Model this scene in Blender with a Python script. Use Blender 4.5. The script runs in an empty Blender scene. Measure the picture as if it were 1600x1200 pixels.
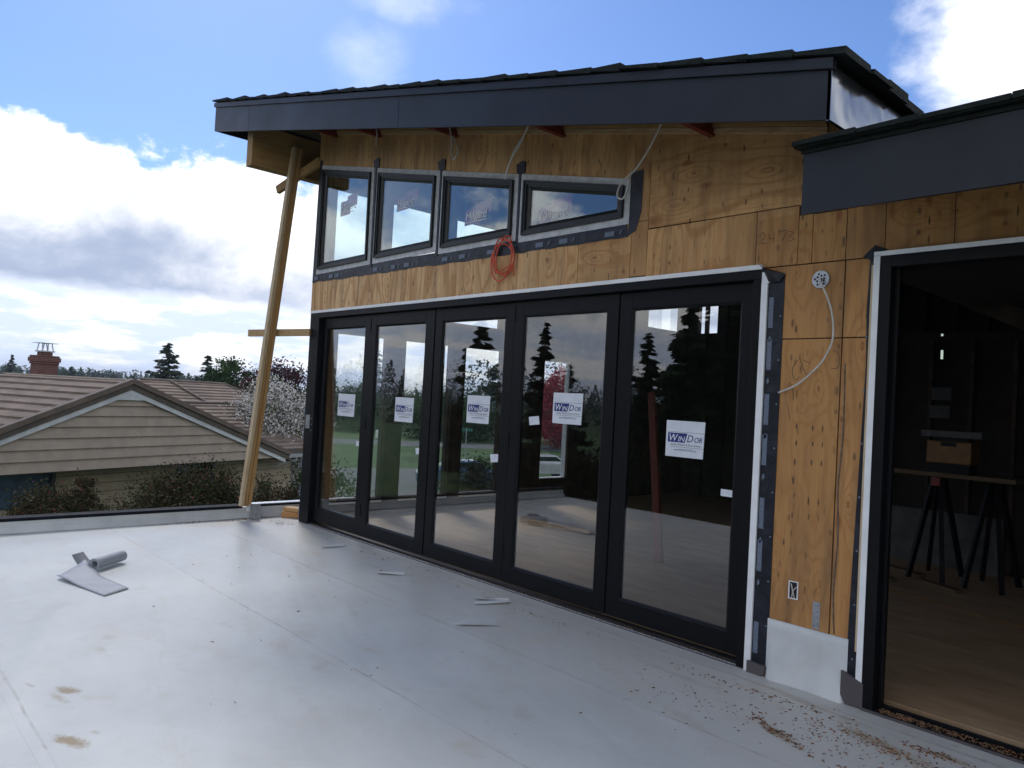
import bpy, math, random
import numpy as np
from mathutils import Vector, Matrix
PI = math.pi
scene = bpy.context.scene
COL = scene.collection

# ------------------------------------------------------------------ camera
def cam_setup():
    f, yaw, pitch, roll = 1184.9354, 0.8296, 0.0204, 0.0539
    cy, sy, cp, sp = math.cos(yaw), math.sin(yaw), math.cos(pitch), math.sin(pitch)
    fwd = Vector((-sy*cp, cy*cp, sp)); right = Vector((cy, sy, 0)); up = right.cross(fwd)
    c, s = math.cos(roll), math.sin(roll)
    r2 = right*c + up*s; u2 = up*c - right*s
    cd = bpy.data.cameras.new('camera'); co = bpy.data.objects.new('camera', cd); COL.objects.link(co)
    cd.sensor_width = 36; cd.lens = f*36/1600; cd.clip_start = .05; cd.clip_end = 6000
    m = Matrix.Identity(4)
    for i in range(3):
        m[i][0] = r2[i]; m[i][1] = u2[i]; m[i][2] = -fwd[i]
    m[0][3], m[1][3], m[2][3] = 2.4276, -4.3327, 1.5912
    co.matrix_world = m
    scene.camera = co
cam_setup()
scene.view_settings.view_transform = 'Standard'
scene.view_settings.look = 'None'
scene.view_settings.exposure = 0.36
scene.view_settings.gamma = 1
scene.cycles.max_bounces = 10
scene.cycles.transparent_max_bounces = 16
scene.cycles.glossy_bounces = 5
scene.cycles.diffuse_bounces = 4
scene.cycles.use_denoising = True
scene.cycles.caustics_reflective = False
scene.cycles.caustics_refractive = False

# ------------------------------------------------------------------ node helpers
class X:
    """tiny expression wrapper round float sockets"""
    nt = None
    def __init__(s, v): s.v = v
    def _b(a, op, b, c=None, clamp=False):
        n = X.nt.nodes.new('ShaderNodeMath'); n.operation = op; n.use_clamp = clamp
        for i, q in enumerate((a, b, c)):
            if q is None: continue
            q = q.v if isinstance(q, X) else q
            if isinstance(q, (int, float)): n.inputs[i].default_value = q
            else: X.nt.links.new(q, n.inputs[i])
        return X(n.outputs[0])
    def __add__(a, b): return X._b(a, 'ADD', b)
    __radd__ = __add__
    def __sub__(a, b): return X._b(a, 'SUBTRACT', b)
    def __rsub__(a, b): return X._b(b, 'SUBTRACT', a)
    def __mul__(a, b): return X._b(a, 'MULTIPLY', b)
    __rmul__ = __mul__
    def __truediv__(a, b): return X._b(a, 'DIVIDE', b)
    def __neg__(a): return X._b(a, 'MULTIPLY', -1.0)
def f1(op, a, b=None): return X._b(a, op, b)
def mx(a, b): return X._b(a, 'MAXIMUM', b)
def mn(a, b): return X._b(a, 'MINIMUM', b)
def sat(a): return X._b(a, 'ADD', 0.0, clamp=True)
def sstep(a, lo, hi):
    n = X.nt.nodes.new('ShaderNodeMapRange'); n.interpolation_type = 'SMOOTHSTEP'; n.clamp = True
    X.nt.links.new(a.v, n.inputs['Value'])
    n.inputs['From Min'].default_value = lo; n.inputs['From Max'].default_value = hi
    return X(n.outputs['Result'])
def vec(a, b, c):
    n = X.nt.nodes.new('ShaderNodeCombineXYZ')
    for i, q in enumerate((a, b, c)):
        q = q.v if isinstance(q, X) else q
        if isinstance(q, (int, float)): n.inputs[i].default_value = q
        else: X.nt.links.new(q, n.inputs[i])
    return n.outputs[0]
def noise(v, scale, detail=5, rough=.55, dist=0):
    n = X.nt.nodes.new('ShaderNodeTexNoise'); X.nt.links.new(v, n.inputs['Vector'])
    n.inputs['Scale'].default_value = scale; n.inputs['Detail'].default_value = detail
    n.inputs['Roughness'].default_value = rough; n.inputs['Distortion'].default_value = dist
    return X(n.outputs[0])
def vor(v, scale, feat='F1', rnd=1.0):
    n = X.nt.nodes.new('ShaderNodeTexVoronoi'); X.nt.links.new(v, n.inputs['Vector']); n.feature = feat
    n.inputs['Scale'].default_value = scale; n.inputs['Randomness'].default_value = rnd
    return n
def mixc(fac, a, b):
    n = X.nt.nodes.new('ShaderNodeMix'); n.data_type = 'RGBA'
    fac = fac.v if isinstance(fac, X) else fac
    if isinstance(fac, (int, float)): n.inputs[0].default_value = fac
    else: X.nt.links.new(fac, n.inputs[0])
    for k, q in ((6, a), (7, b)):
        if isinstance(q, (tuple, list)): n.inputs[k].default_value = (*q[:3], 1)
        else: X.nt.links.new(q, n.inputs[k])
    return n.outputs[2]
def scalec(c, f):
    n = X.nt.nodes.new('ShaderNodeVectorMath'); n.operation = 'SCALE'
    if isinstance(c, (tuple, list)): n.inputs[0].default_value = c[:3]
    else: X.nt.links.new(c, n.inputs[0])
    if isinstance(f, X): X.nt.links.new(f.v, n.inputs['Scale'])
    else: n.inputs['Scale'].default_value = f
    return n.outputs[0]

# ------------------------------------------------------------------ world: real sky with broken cloud
def make_world():
    w = bpy.data.worlds.new("World"); scene.world = w; w.use_nodes = True
    nt = w.node_tree; X.nt = nt
    for n in list(nt.nodes): nt.nodes.remove(n)
    out = nt.nodes.new('ShaderNodeOutputWorld'); bg = nt.nodes.new('ShaderNodeBackground')
    nt.links.new(bg.outputs[0], out.inputs[0])
    sky = nt.nodes.new('ShaderNodeTexSky'); sky.sky_type = 'NISHITA'; sky.sun_disc = False
    sky.sun_elevation = math.radians(44); sky.sun_rotation = math.radians(SUN_ROT)
    sky.air_density = 1.0; sky.dust_density = .4; sky.ozone_density = 3.0
    tc = nt.nodes.new('ShaderNodeTexCoord'); sp = nt.nodes.new('ShaderNodeSeparateXYZ')
    nt.links.new(tc.outputs['Generated'], sp.inputs[0])
    dx, dy, dz = X(sp.outputs[0]), X(sp.outputs[1]), X(sp.outputs[2])
    az = f1('ARCTAN2', -dx, dy)*(180/PI/10)              # tens of degrees from +Y towards -X
    el = f1('ARCSINE', dz)*(180/PI/10)
    v = vec(dx*1.0, dy*1.0, dz*1.6)
    n1 = noise(v, 3.2, 8, .58, .3); n2 = noise(v, 9, 8, .6, .2); n3 = noise(v, 26, 5, .6)
    nn = (n1-.5)*1.5 + (n2-.5)*.9 + (n3-.5)*.3
    # sector in front of the building's left end: cloud bank under blue
    front = sstep(az, -1.5, .5)*(1.0-sstep(az, 10.5, 13))
    topline = 1.56 + (n1-.5)*.5 + (n2-.5)*.75 + (n3-.5)*.35 + sstep(az, 7.4, 8.3)*.12 - sstep(az, 6.9, 7.4)*sstep(-az, -7.9, -7.3)*.1
    bank = sstep(topline-el, -.03, .10)
    def blob(a0, e0, ra, re):
        u = (az-a0)/ra; q = (el-e0)/re
        return 1.0 - (u*u+q*q)
    tr = sstep(blob(1.2, 2.45, 1.0, .95)*.9 + nn*1.3, -.05, .75)*.95
    wisp = sstep(blob(5.95, 2.35, .45, .35) + nn*1.6, .1, 1.5)*.35
    wisp2 = sstep(blob(5.7, 2.75, .6, .25) + nn*1.6, .1, 1.4)*.45
    fr = mx(mx(bank, tr), mx(wisp, wisp2))
    clr = sat(blob(13.7, 2.0, 2.6, 1.1))*.42
    gen = sstep(nn - clr + .13 + sstep(-el, -2.8, -.3)*.35, .0, .30)  # broken cumulus elsewhere
    mask = gen*(1.0-front) + fr*front
    # brightness of the cloud itself: white tops, blue grey bases
    base = sstep((el-1.06+(n1-.5)*1.5+(n2-.5)*1.1), -.5, .38)
    low = 1.0-sstep(el+(n2-.5)*.25, .48, .66)
    shade_f = mx(base, low*.9)
    off = vec(dx*1.0, dy*1.0, dz*1.6+.06)
    m1 = noise(off, 3.2, 4, .58, .3)
    gshade = sstep((n1-m1)*6.0 + (n2-.5)*1.6, -1.0, .25)
    shade = shade_f*front + gshade*(1.0-front)
    dark = (.37, .44, .60)
    ccol = mixc(shade, dark, (1.22, 1.22, 1.22))
    # thin veil with blue gaps low over the horizon
    lowtex = sstep(noise(vec(dx*1.0, dy*1.0, dz*5.0), 8, 6, .6)+(n2-.5)*.4, .42, .60)
    lowcol = mixc(lowtex, (.60, .72, .98), (1.05, 1.06, 1.08))
    ccol = mixc(low*.85, ccol, lowcol)
    skyc = nt.nodes.new('ShaderNodeVectorMath'); skyc.operation = 'MULTIPLY'
    nt.links.new(sky.outputs[0], skyc.inputs[0]); skyc.inputs[1].default_value = (SKY*.80, SKY*.97, SKY*1.27)
    col = mixc(mask, skyc.outputs[0], ccol)
    nt.links.new(col, bg.inputs[0]); bg.inputs[1].default_value = 1.0
SUN_ROT = 290.0; SKY = .088
make_world()
sd = bpy.data.lights.new('sun', 'SUN'); sd.energy = 1.3; sd.angle = math.radians(14); sd.color = (1, .95, .88)
so = bpy.data.objects.new('sun', sd); COL.objects.link(so)
_e, _a = math.radians(44), math.radians(SUN_ROT)
_sv = Vector((math.sin(_a)*math.cos(_e), math.cos(_a)*math.cos(_e), math.sin(_e)))   # towards the sun
so.rotation_euler = _sv.to_track_quat('Z', 'Y').to_euler()

# ------------------------------------------------------------------ materials
MATS = {}
def newmat(name):
    m = bpy.data.materials.new(name); m.use_nodes = True; X.nt = m.node_tree
    MATS[name] = m
    return m, m.node_tree.nodes['Principled BSDF']
def setb(b, **k):
    nm = dict(color='Base Color', rough='Roughness', metal='Metallic', spec='Specular IOR Level', coat='Coat Weight', coatr='Coat Roughness', normal='Normal', trans='Transmission Weight')
    for a, q in k.items():
        s = b.inputs[nm[a]]
        if isinstance(q, X): q = q.v
        if isinstance(q, (int, float)): s.default_value = q
        elif isinstance(q, (tuple, list)): s.default_value = (*q, 1)
        else: X.nt.links.new(q, s)
def coords(kind='Object'):
    n = X.nt.nodes.new('ShaderNodeTexCoord'); return n.outputs[kind]
def sep(v):
    n = X.nt.nodes.new('ShaderNodeSeparateXYZ'); X.nt.links.new(v, n.inputs[0]); return X(n.outputs[0]), X(n.outputs[1]), X(n.outputs[2])
def bump(h, strength, dist=.01):
    n = X.nt.nodes.new('ShaderNodeBump'); X.nt.links.new(h.v, n.inputs['Height'])
    n.inputs['Strength'].default_value = strength; n.inputs['Distance'].default_value = dist
    return n.outputs[0]
def attr(name):
    n = X.nt.nodes.new('ShaderNodeAttribute'); n.attribute_name = name; return n
def simple(name, c, rough=.6, var=.15, scale=8, metal=0, spec=.5, bmp=.0, bscale=60, coat=0, c2=None):
    m, b = newmat(name); v = coords()
    n = noise(v, scale, 6, .6)
    c2 = c2 or tuple(q*(1-var*2.2) for q in c)
    col = mixc(sstep(n, .3, .7), c2, tuple(q*(1+var*.5) for q in c))
    setb(b, color=col, rough=sat(X._b(noise(v, scale*2.3, 4), 'MULTIPLY', .25)+(rough-.12)), metal=metal, spec=spec, coat=coat)
    if bmp: setb(b, normal=bump(noise(v, bscale, 5), bmp, .01))
    return m
def ply(name, base, horiz=False, red=0.0, knots=True):
    """rotary cut fir plywood; sheet attribute shifts the figure from one sheet to the next"""
    m, b = newmat(name); x, y, z = sep(coords())
    sh = X(attr('sheet').outputs['Fac'])
    hz = sstep(sh, 9.5, 9.6)
    u = x + sh*3.71; w = z + sh*1.37
    gu = u*(1.0-hz) + w*hz; gv = w*(1.0-hz) + u*hz            # gu across grain, gv along
    big = noise(vec(gu*1.5, 0.0, gv*.28), 1.0, 4, .5, .6); KN = None
    for kx, kz, kr0, hor in ((-.58, 3.20, .045, 1), (-.03, 3.12, .05, 1), (-.73, 3.0, .04, 1), (.36, 1.75, .028, 0), (.50, 1.58, .03, 0), (.26, 1.66, .018, 0), (.33, .70, .026, 0), (.24, 1.05, .018, 0), (.14, .75, .02, 0),
                             (.42, .62, .024, 0), (.19, 2.45, .03, 0), (-1.45, 2.71, .04, 1), (-1.95, 2.74, .03, 0), (.6, 2.0, .03, 0), (1.05, 2.70, .035, 1), (.86, 2.72, .02, 1), (-3.0, 2.72, .03, 0), (-4.3, 2.7, .03, 0), (-2.9, 3.85, .03, 0), (.56, 1.1, .025, 0)):
        ax_, az_ = (1.0, 2.6) if hor else (2.2, .9)
        d2 = f1('SQRT', ((x-kx)*ax_)*((x-kx)*ax_)+((z-kz)*az_)*((z-kz)*az_))
        big = big + f1('EXPONENT', -(d2/(kr0*4.2)))*.30
        q = 1.0-sstep(d2, kr0*.35, kr0*1.15); KN = q if KN is None else mx(KN, q)
    ring = f1('SINE', big*85.0)
    ringm = sstep(ring, .1, 1.0)
    streak = noise(vec(gu*42, y*3, gv*1.6), 1.0, 5, .65)
    st2 = noise(vec(gu*16, y*3, gv*.9), 1.0, 4, .6)
    patch = noise(vec(gu*1.3, 0.0, gv*.7), 1.0, 3)
    c = mixc(sstep(patch, .3, .7), tuple(q*.66 for q in base), tuple(q*1.22 for q in base))
    lat = (base[0]*.64, base[1]*.47, base[2]*.32)
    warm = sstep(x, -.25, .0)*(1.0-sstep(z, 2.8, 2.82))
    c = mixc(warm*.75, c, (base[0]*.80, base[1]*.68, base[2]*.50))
    c = mixc(sstep(-x, .9, 3.5)*sstep(-z, -3.3, -2.9)*.9, c, (base[0]*1.35, base[1]*1.55, base[2]*2.0))  # left strip: paler sheets, with the brighter daylight there painted in
    c = mixc(ringm*(.38+.34*patch), c, lat)
    c = mixc(sstep(streak, .46, .78)*.75, c, (base[0]*.62, base[1]*.46, base[2]*.32))
    c = mixc(sstep(st2, .50, .75)*.6, c, (base[0]*.70, base[1]*.55, base[2]*.42))
    # knots
    vk = vor(vec(gu*2.6, 0.0, gv*1.15), 1.0); kd = X(vk.outputs['Distance']); kr = noise(vk.outputs['Position'], 7.1, 0)
    km = (1.0-sstep(kd+(streak-.5)*.05, .02, .15))*sstep(kr, .42, .50)
    c = mixc(km*.85, c, (base[0]*.42, base[1]*.24, base[2]*.14))
    c = mixc(KN*(.55+.45*ring), c, (base[0]*.42, base[1]*.19, base[2]*.10))
    # rows of nail pocks with rust streaks, running with the studs
    vn = vor(vec(f1('SNAP', x*1.0, .135)*9.0, 0.0, z*7.5), 1.0); xm = f1('ABSOLUTE', f1('FRACT', x/.40625)-.5)
    nd = X(vor(vec(x*26, 0.0, z*9.0), 1.0).outputs['Distance'])
    nr = noise(vor(vec(x*26, 0.0, z*9.0), 1.0).outputs['Position'], 3.3, 0)
    nail = (1.0-sstep(nd, .13, .30))*sstep(nr, .47, .52)*(.30+.70*(1.0-sstep(xm, .06, .16)))
    c = mixc(sat(nail)*.85, c, (.035, .022, .015))
    lw_ = 1.0-sstep(f1('ABSOLUTE', f1('FRACT', x/.40625+.35)-.5), .012, .035)
    nz = sstep(f1('SINE', z*52.0+noise(vec(x*4, 0.0, z*5), 1.0, 2)*9.0), .55, .9)
    c = mixc(lw_*nz*sstep(nr, .40, .6)*.75, c, (.06, .035, .02))
    vk2 = vor(vec(gu*6.5, 0.0, gv*2.6), 1.0); kd2 = X(vk2.outputs['Distance']); kr2 = noise(vk2.outputs['Position'], 5.3, 0)
    km2 = (1.0-sstep(kd2+(streak-.5)*.12, .04, .20))*sstep(kr2, .46, .51)
    c = mixc(km2*.85, c, (base[0]*.40, base[1]*.20, base[2]*.12))
    drip = sstep(noise(vec(x*24, 0.0, z*1.1), 1.0, 4, .6), .60, .78)*sstep(noise(vec(x*2.2, 0.0, z*1.3), 1.0, 2), .42, .6)
    c = mixc(drip*(.45+.4*warm), c, (base[0]*.34, base[1]*.24, base[2]*.18))
    sh2 = f1('FRACT', sh*.37); c = mixc(sh2*.30, c, (base[0]*.60, base[1]*.54, base[2]*.50))
    wz = X.nt.nodes.new('ShaderNodeTexWhiteNoise')
    X.nt.links.new(vec(f1('FLOOR', z/.105), f1('FLOOR', x*30.0/30.0*10.0), 0.0), wz.inputs[0]); wv = X(wz.outputs[0])
    fz = (f1('FRACT', z/.105)-.5)*.105+(wv-.5)*.05; NL = None
    for xc in (.335, .395, .235, -.065, -.47, -.88, -1.29, -1.70, -2.35, -2.9, -3.48, -4.05, -4.66, -5.2, .93, 1.34):
        aa = (x-xc+(wv-.5)*.022)/.0065; bb = fz/(.010+.026*wv); e_ = 1.0-sstep(f1('SQRT', aa*aa+bb*bb)+(streak-.5)*.8, .5, 1.1); NL = e_ if NL is None else mx(NL, e_)
    c = mixc(NL*sstep(wv, .25, .33)*sstep(noise(vec(x*2.3, 0.0, z*1.9), 1.0, 2), .40, .56)*.9, c, (.04, .025, .018))
    # weather grime drawn down the face
    gr = noise(vec(x*7, 0.0, z*.8), 1.0, 6, .7)
    c = mixc(sstep(gr, .42, .72)*(.62+.15*warm), c, (base[0]*.36, base[1]*.33, base[2]*.34))
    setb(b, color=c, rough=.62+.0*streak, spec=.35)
    setb(b, normal=bump(streak*.6+ring*.15-km*.8-nail*2.0, .35, .003))
    return m
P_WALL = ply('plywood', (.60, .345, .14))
P_OLD = ply('weathered_lumber', (.44, .24, .085))
def lumber(name, base, axis='z'):
    m, b = newmat(name); x, y, z = sep(coords())
    a, c_, l = {'z': (x, y, z), 'y': (x, z, y), 'x': (y, z, x)}[axis]
    s = noise(vec(a*60, c_*60, l*1.6), 1.0, 5, .6); r = noise(vec(a*9, c_*9, l*.5), 1.0, 3, .5, .8)
    ring = sstep(f1('SINE', r*60.0), -.2, 1.0)
    c = mixc(ring*.5, base, tuple(q*k for q, k in zip(base, (.72, .58, .42))))
    c = mixc(sstep(s, .5, .75)*.5, c, tuple(q*k for q, k in zip(base, (.5, .4, .3))))
    k = X(vor(vec(a*6, c_*6, l*1.6), 1.0).outputs['Distance'])
    c = mixc((1.0-sstep(k, .05, .14))*.7, c, tuple(q*.3 for q in base))
    setb(b, color=c, rough=.6, spec=.3, normal=bump(s, .3, .003))
    return m
LUM_Z = lumber('fir_stud', (.55, .43, .27)); LUM_Z2 = lumber('orange_stud', (.42, .25, .10)); LUM_X = lumber('fir_board', (.47, .33, .18), 'x'); LUM_D = lumber('shaded_board', (.12, .085, .045), 'x'); LUM_Y = lumber('fir_beam', (.36, .22, .085), 'y')  # LUM_D: fir board with the dim room's shade put into its colour
RAFT = lumber('red_joist', (.15, .022, .010), 'y')
M_FASC = simple('painted_metal_charcoal', (.010, .0135, .0215), .42, .25, 1.3, spec=.32, bmp=.45, bscale=2.2)
def m_flash():
    m, b = newmat('bare_zinc_flashing'); v = coords()
    setb(b, color=(.26, .28, .32), rough=.14, metal=.9, normal=bump(noise(v, 1.6, 3), .5, .03)); return m
M_FLASH = m_flash()
M_FRAME = simple('black_aluminium', (.0035, .004, .0055), .42, .1, 20, spec=.17)
M_WFRAME = simple('bronze_black_aluminium', (.011, .0125, .012), .42, .1, 20, spec=.4)
M_WHITE = simple('white_vinyl', (.84, .85, .85), .45, .05, 5)
M_WFIN = simple('soiled_white_vinyl', (.55, .56, .58), .5, .12, 14)
M_CHROME = simple('mill_aluminium', (.80, .80, .82), .25, .05, 30, metal=1)
M_TRACK = simple('dusty_track', (.018, .017, .016), .55, .2, 60, bmp=.2)
def m_tape():
    m, b = newmat('butyl_tape'); v = coords()
    w = noise(v, 9, 5, .6, .8)
    setb(b, color=mixc(sstep(w, .4, .7), (.009, .010, .016), (.024, .027, .038)), rough=.36, spec=.3, normal=bump(w, .6, .012)); return m
M_TAPE = m_tape()
M_LABEL = simple('printed_tape_label', (.13, .165, .225), .5, .1, 60)
M_PAPER = simple('white_paper', (.68, .71, .76), .7, .04, 10)
M_GREYPAPER = simple('brown_grey_paper', (.08, .08, .08), .8, .1, 5)
M_BLUE = simple('navy_ink', (.012, .02, .16), .6, .02)
M_INKW = simple('white_ink', (.75, .77, .8), .6, .02)
M_GREYINK = simple('grey_ink', (.16, .17, .22), .6, .02)
M_PENCIL = simple('pencil', (.10, .075, .06), .7, .1)
M_SHING = simple('black_green_shake', (.008, .0135, .011), .75, .35, 30, spec=.25, bmp=.5, bscale=40)
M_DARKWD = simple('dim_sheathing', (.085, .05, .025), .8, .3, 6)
M_ORANGE = simple('orange_cord', (.62, .075, .022), .4, .1, 20)
M_CABLE = simple('white_cable', (.56, .53, .49), .45, .08, 20)
M_STEEL = simple('galvanised_steel', (.42, .44, .47), .38, .12, 30, metal=.7)
M_GREYTAPE = simple('grey_patch', (.085, .075, .078), .5, .1, 6)
def m_redstick():
    m, b = newmat('red_window_film'); tr = m.node_tree.nodes.new('ShaderNodeBsdfTransparent'); tr.inputs[0].default_value = (.75, .38, .35, 1)
    mxs = m.node_tree.nodes.new('ShaderNodeMixShader'); mxs.inputs[0].default_value = .82
    setb(b, color=(.55, .06, .05), rough=.5)
    m.node_tree.links.new(tr.outputs[0], mxs.inputs[1]); m.node_tree.links.new(b.outputs[0], mxs.inputs[2])
    m.node_tree.links.new(mxs.outputs[0], m.node_tree.nodes['Material Output'].inputs[0]); return m
M_RED = m_redstick()
def m_glass(name='glazing', refl=1.0, r0=.06, tint=(.90, .92, .91)):
    m, b = newmat(name); nt = m.node_tree; nt.nodes.remove(b)
    lw = nt.nodes.new('ShaderNodeLayerWeight'); lw.inputs['Blend'].default_value = .5
    fc = f1('POWER', X(lw.outputs['Facing']), 4.2)*(1.0-r0)+r0
    gl = nt.nodes.new('ShaderNodeBsdfGlossy'); gl.inputs['Roughness'].default_value = 0.0; gl.inputs[0].default_value = (refl, refl, refl, 1)
    nz = noise(coords(), 1.3, 2); bp = bump(nz, .007, .02); nt.links.new(bp, gl.inputs['Normal'])
    tr = nt.nodes.new('ShaderNodeBsdfTransparent'); tr.inputs[0].default_value = (*tint, 1)
    mxs = nt.nodes.new('ShaderNodeMixShader'); nt.links.new(fc.v, mxs.inputs[0])
    nt.links.new(tr.outputs[0], mxs.inputs[1]); nt.links.new(gl.outputs[0], mxs.inputs[2])
    nt.links.new(mxs.outputs[0], nt.nodes['Material Output'].inputs[0]); return m
M_GLASS = m_glass('door_glazing', 1.0, .075, (.96, .97, .965))
M_GLASS2 = m_glass('window_glazing', 1.0, .12, (.80, .91, .94))

def m_deck():
    m, b = newmat('grey_roof_membrane'); v = coords('Object'); x, y, z = sep(v)
    n1 = noise(v, 1.1, 6, .6); n2 = noise(v, 9, 6, .65); n3 = noise(v, 60, 4, .6)
    c = mixc(sstep(n1, .3, .7), (.52, .54, .52), (.60, .62, .595))
    c = mixc(sstep(n2, .5, .8)*.35, c, (.46, .44, .41))
    # dusty tone toward the building face, with the plywood's warm reflection painted in
    dust_refl = sstep(y+(n1-.5)*1.2, -1.7, -.1)
    c = mixc(dust_refl*.45, c, (.43, .40, .355))
    c = mixc(sstep(n2+.25*n1, .70, .82)*sstep(y, -1.3, -.2)*.35, c, (.36, .29, .20))
    def stain(px, py, rx, ry, rot, thr, k):
        ca, sa = math.cos(rot), math.sin(rot)
        a = ((x-px)*ca+(y-py)*sa)/rx; q = ((y-py)*ca-(x-px)*sa)/ry
        d = f1('SQRT', a*a+q*q)
        return (1.0-sstep(d+(n2-.5)*1.7+(n3-.5)*.9, thr-.45, thr+.3))*k
    st = stain(-1.90, -3.315, .10, .05, .5, .8, .9)
    for a in [(-1.285, -3.44, .11, .05, .45, .8, .95), (-1.31, -3.33, .05, .03, .5, .6, .4), (-1.83, -3.37, .14, .04, .2, .6, .5), (-2.65, -2.93, .08, .06, 0, .6, .3),
              (-2.45, -3.02, .10, .05, 0, .6, .28), (.58, -.72, .17, .035, -.35, .9, .55), (.2, -.95, .4, .09, -.3, .5, .2), (1.0, -.42, .5, .12, -.25, .5, .35), (-.6, -1.7, .25, .1, 0, .5, .15),
              (-3.4, -.5, .5, .08, 0, .5, .2), (-6.1, -.9, .3, .6, 0, .45, .18), (-6.35, -1.6, .05, 1.6, 0, .6, .35), (.45, -.2, .5, .04, -.1, .7, .5), (.95, -.40, .30, .07, -.2, .7, .55), (1.2, -.28, .12, .03, -.1, .8, .7), (-2.05, -3.45, .06, .02, .3, .6, .4), (-.2, -.45, .6, .05, -.05, .5, .25), (-2.8, -.75, .5, .1, 0, .4, .2), (-4.8, -2.0, .3, .12, 0, .4, .15)]:
        st = mx(st, stain(*a))
    c = mixc(st, c, (.27, .19, .085))
    # lap seams between the rolls, grimy on the low side
    sw = noise(vec(x*3, y*3, 0.0), 1.0, 5)
    yy = y+(sw-.5)*.012
    seam = None; lap = None
    for sy in (-1.0, -1.975, -3.53, -.16):
        d = f1('ABSOLUTE', yy-sy); s = 1.0-sstep(d, .003, .011); seam = s if seam is None else mx(seam, s)
        l = sstep(y, sy-.055, sy-.05)*(1.0-sstep(y, sy-.002, sy+.002)); lap = l if lap is None else mx(lap, l)
    cross = (1.0-sstep(f1('ABSOLUTE', x+5.58), .003, .01))*sstep(y, -1.0, -.99)
    seam = mx(seam, cross)
    c = mixc(seam*sstep(n2+n1, .85, 1.2)*.5+seam*.05, c, (.26, .22, .17))
    c = mixc(lap*.14, c, (.60, .60, .60))
    # trodden specks
    vd = vor(v, 17); vs = noise(vd.outputs['Position'], 5.1, 0)
    spk = (1.0-sstep(X(vd.outputs['Distance'])+(n3-.5)*.2, .02, .08))*sstep(vs, .63, .66)
    c = mixc(spk*.8, c, (.12, .08, .05))
    sc = sstep(noise(vec(x*5, y*26, 0.0), 1.0, 6, .7), .62, .72)*sstep(n1, .45, .6)
    c = mixc(sc*.22, c, (.36, .33, .29))
    sm = sstep(noise(vec(x*1.7+y*.8, y*3.2, 0.0), 1.0, 7, .68, .7), .50, .66)
    c = mixc(sm*.30, c, (.50, .455, .38))
    fp = vor(vec(x*2.1+n1, y*3.3+n2*.4, 0.0), 1.0); fd = X(fp.outputs['Distance']); fk = noise(fp.outputs['Position'], 3.7, 0)
    c = mixc((1.0-sstep(fd+(n3-.5)*.5, .16, .30))*sstep(fk, .50, .56)*sstep(n2, .42, .6)*.30, c, (.44, .38, .29))
    wr = noise(vec(x*.9+y*2.4, y*.5, 0.0), 1.6, 3, .5, .5)
    bright = sstep(x, -5.9, -5.5)*(1.0-sstep(x, -4.0, -3.0))*sstep(y, -1.97, -1.96)*(1.0-sstep(y, -1.0, -.99))
    ro = .43+(n2-.5)*.16+(n1-.5)*.12-.09*bright
    setb(b, color=c, rough=ro, spec=.28)
    setb(b, normal=bump(noise(v, 2.2, 3)*1.0+wr*.8+n2*.06+lap*.12+n3*.012+spk*.15, .32, .02))
    return m
M_DECK = m_deck()
M_MEMB = simple('membrane_upturn', (.60, .62, .61), .4, .07, 3, bmp=.5, bscale=3)
M_ROLL = simple('membrane_offcut', (.36, .38, .42), .6, .06, 6, bmp=.1, bscale=8)
M_ROLLB = simple('membrane_back', (.22, .23, .25), .6, .06, 6)
M_CAP = simple('dark_edge_metal', (.008, .010, .015), .7, .1, 6, spec=.1)
def m_floor():
    m, b = newmat('plywood_subfloor'); v = coords(); x, y, z = sep(v)
    n = noise(vec(x*1.5, y*6, 0.0), 1.2, 6, .6, .6); r = sstep(f1('SINE', noise(vec(x*.5, y*2.0, 0.0), 1.0, 3, .5, .5)*60.0), .2, 1.0)
    c = mixc(sstep(n, .3, .75), (.29, .185, .10), (.42, .285, .165)); c = mixc(r*.3, c, (.38, .25, .15))
    sx = 1.0-sstep(f1('ABSOLUTE', f1('FRACT', x/2.44)-.5), .0008, .0016)
    setb(b, color=c, rough=.6); return m
M_FLOOR = m_floor()
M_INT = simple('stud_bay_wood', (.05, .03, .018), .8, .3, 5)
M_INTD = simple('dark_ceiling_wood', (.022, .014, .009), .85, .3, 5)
def lap_mat(name, base, dirty):
    m, b = newmat(name); v = coords(); x, y, z = sep(v)
    n = noise(vec(x*1.2, y*1.2, z*14), 1.0, 6, .65); n2 = noise(v, 3, 5); n3 = noise(vec(x*3, y*3, z*.6), 1.0, 6, .7)
    c = mixc(sstep(n2, .3, .7), tuple(q*.88 for q in base), tuple(q*1.08 for q in base))
    c = mixc(sstep(n, .55, .8)*.45, c, dirty); c = mixc(sstep(n3, .58, .8)*.4, c, dirty)
    vd = vor(v, 7); c = mixc((1.0-sstep(X(vd.outputs['Distance']), .02, .08))*.7, c, tuple(q*.3 for q in dirty))
    setb(b, color=c, rough=.7, spec=.3, normal=bump(n, .3, .004)); return m
M_SIDE = lap_mat('painted_lap_siding', (.39, .325, .265), (.22, .175, .14))
M_SIDE2 = lap_mat('shaded_lap_siding', (.36, .30, .21), (.2, .16, .115))
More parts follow.
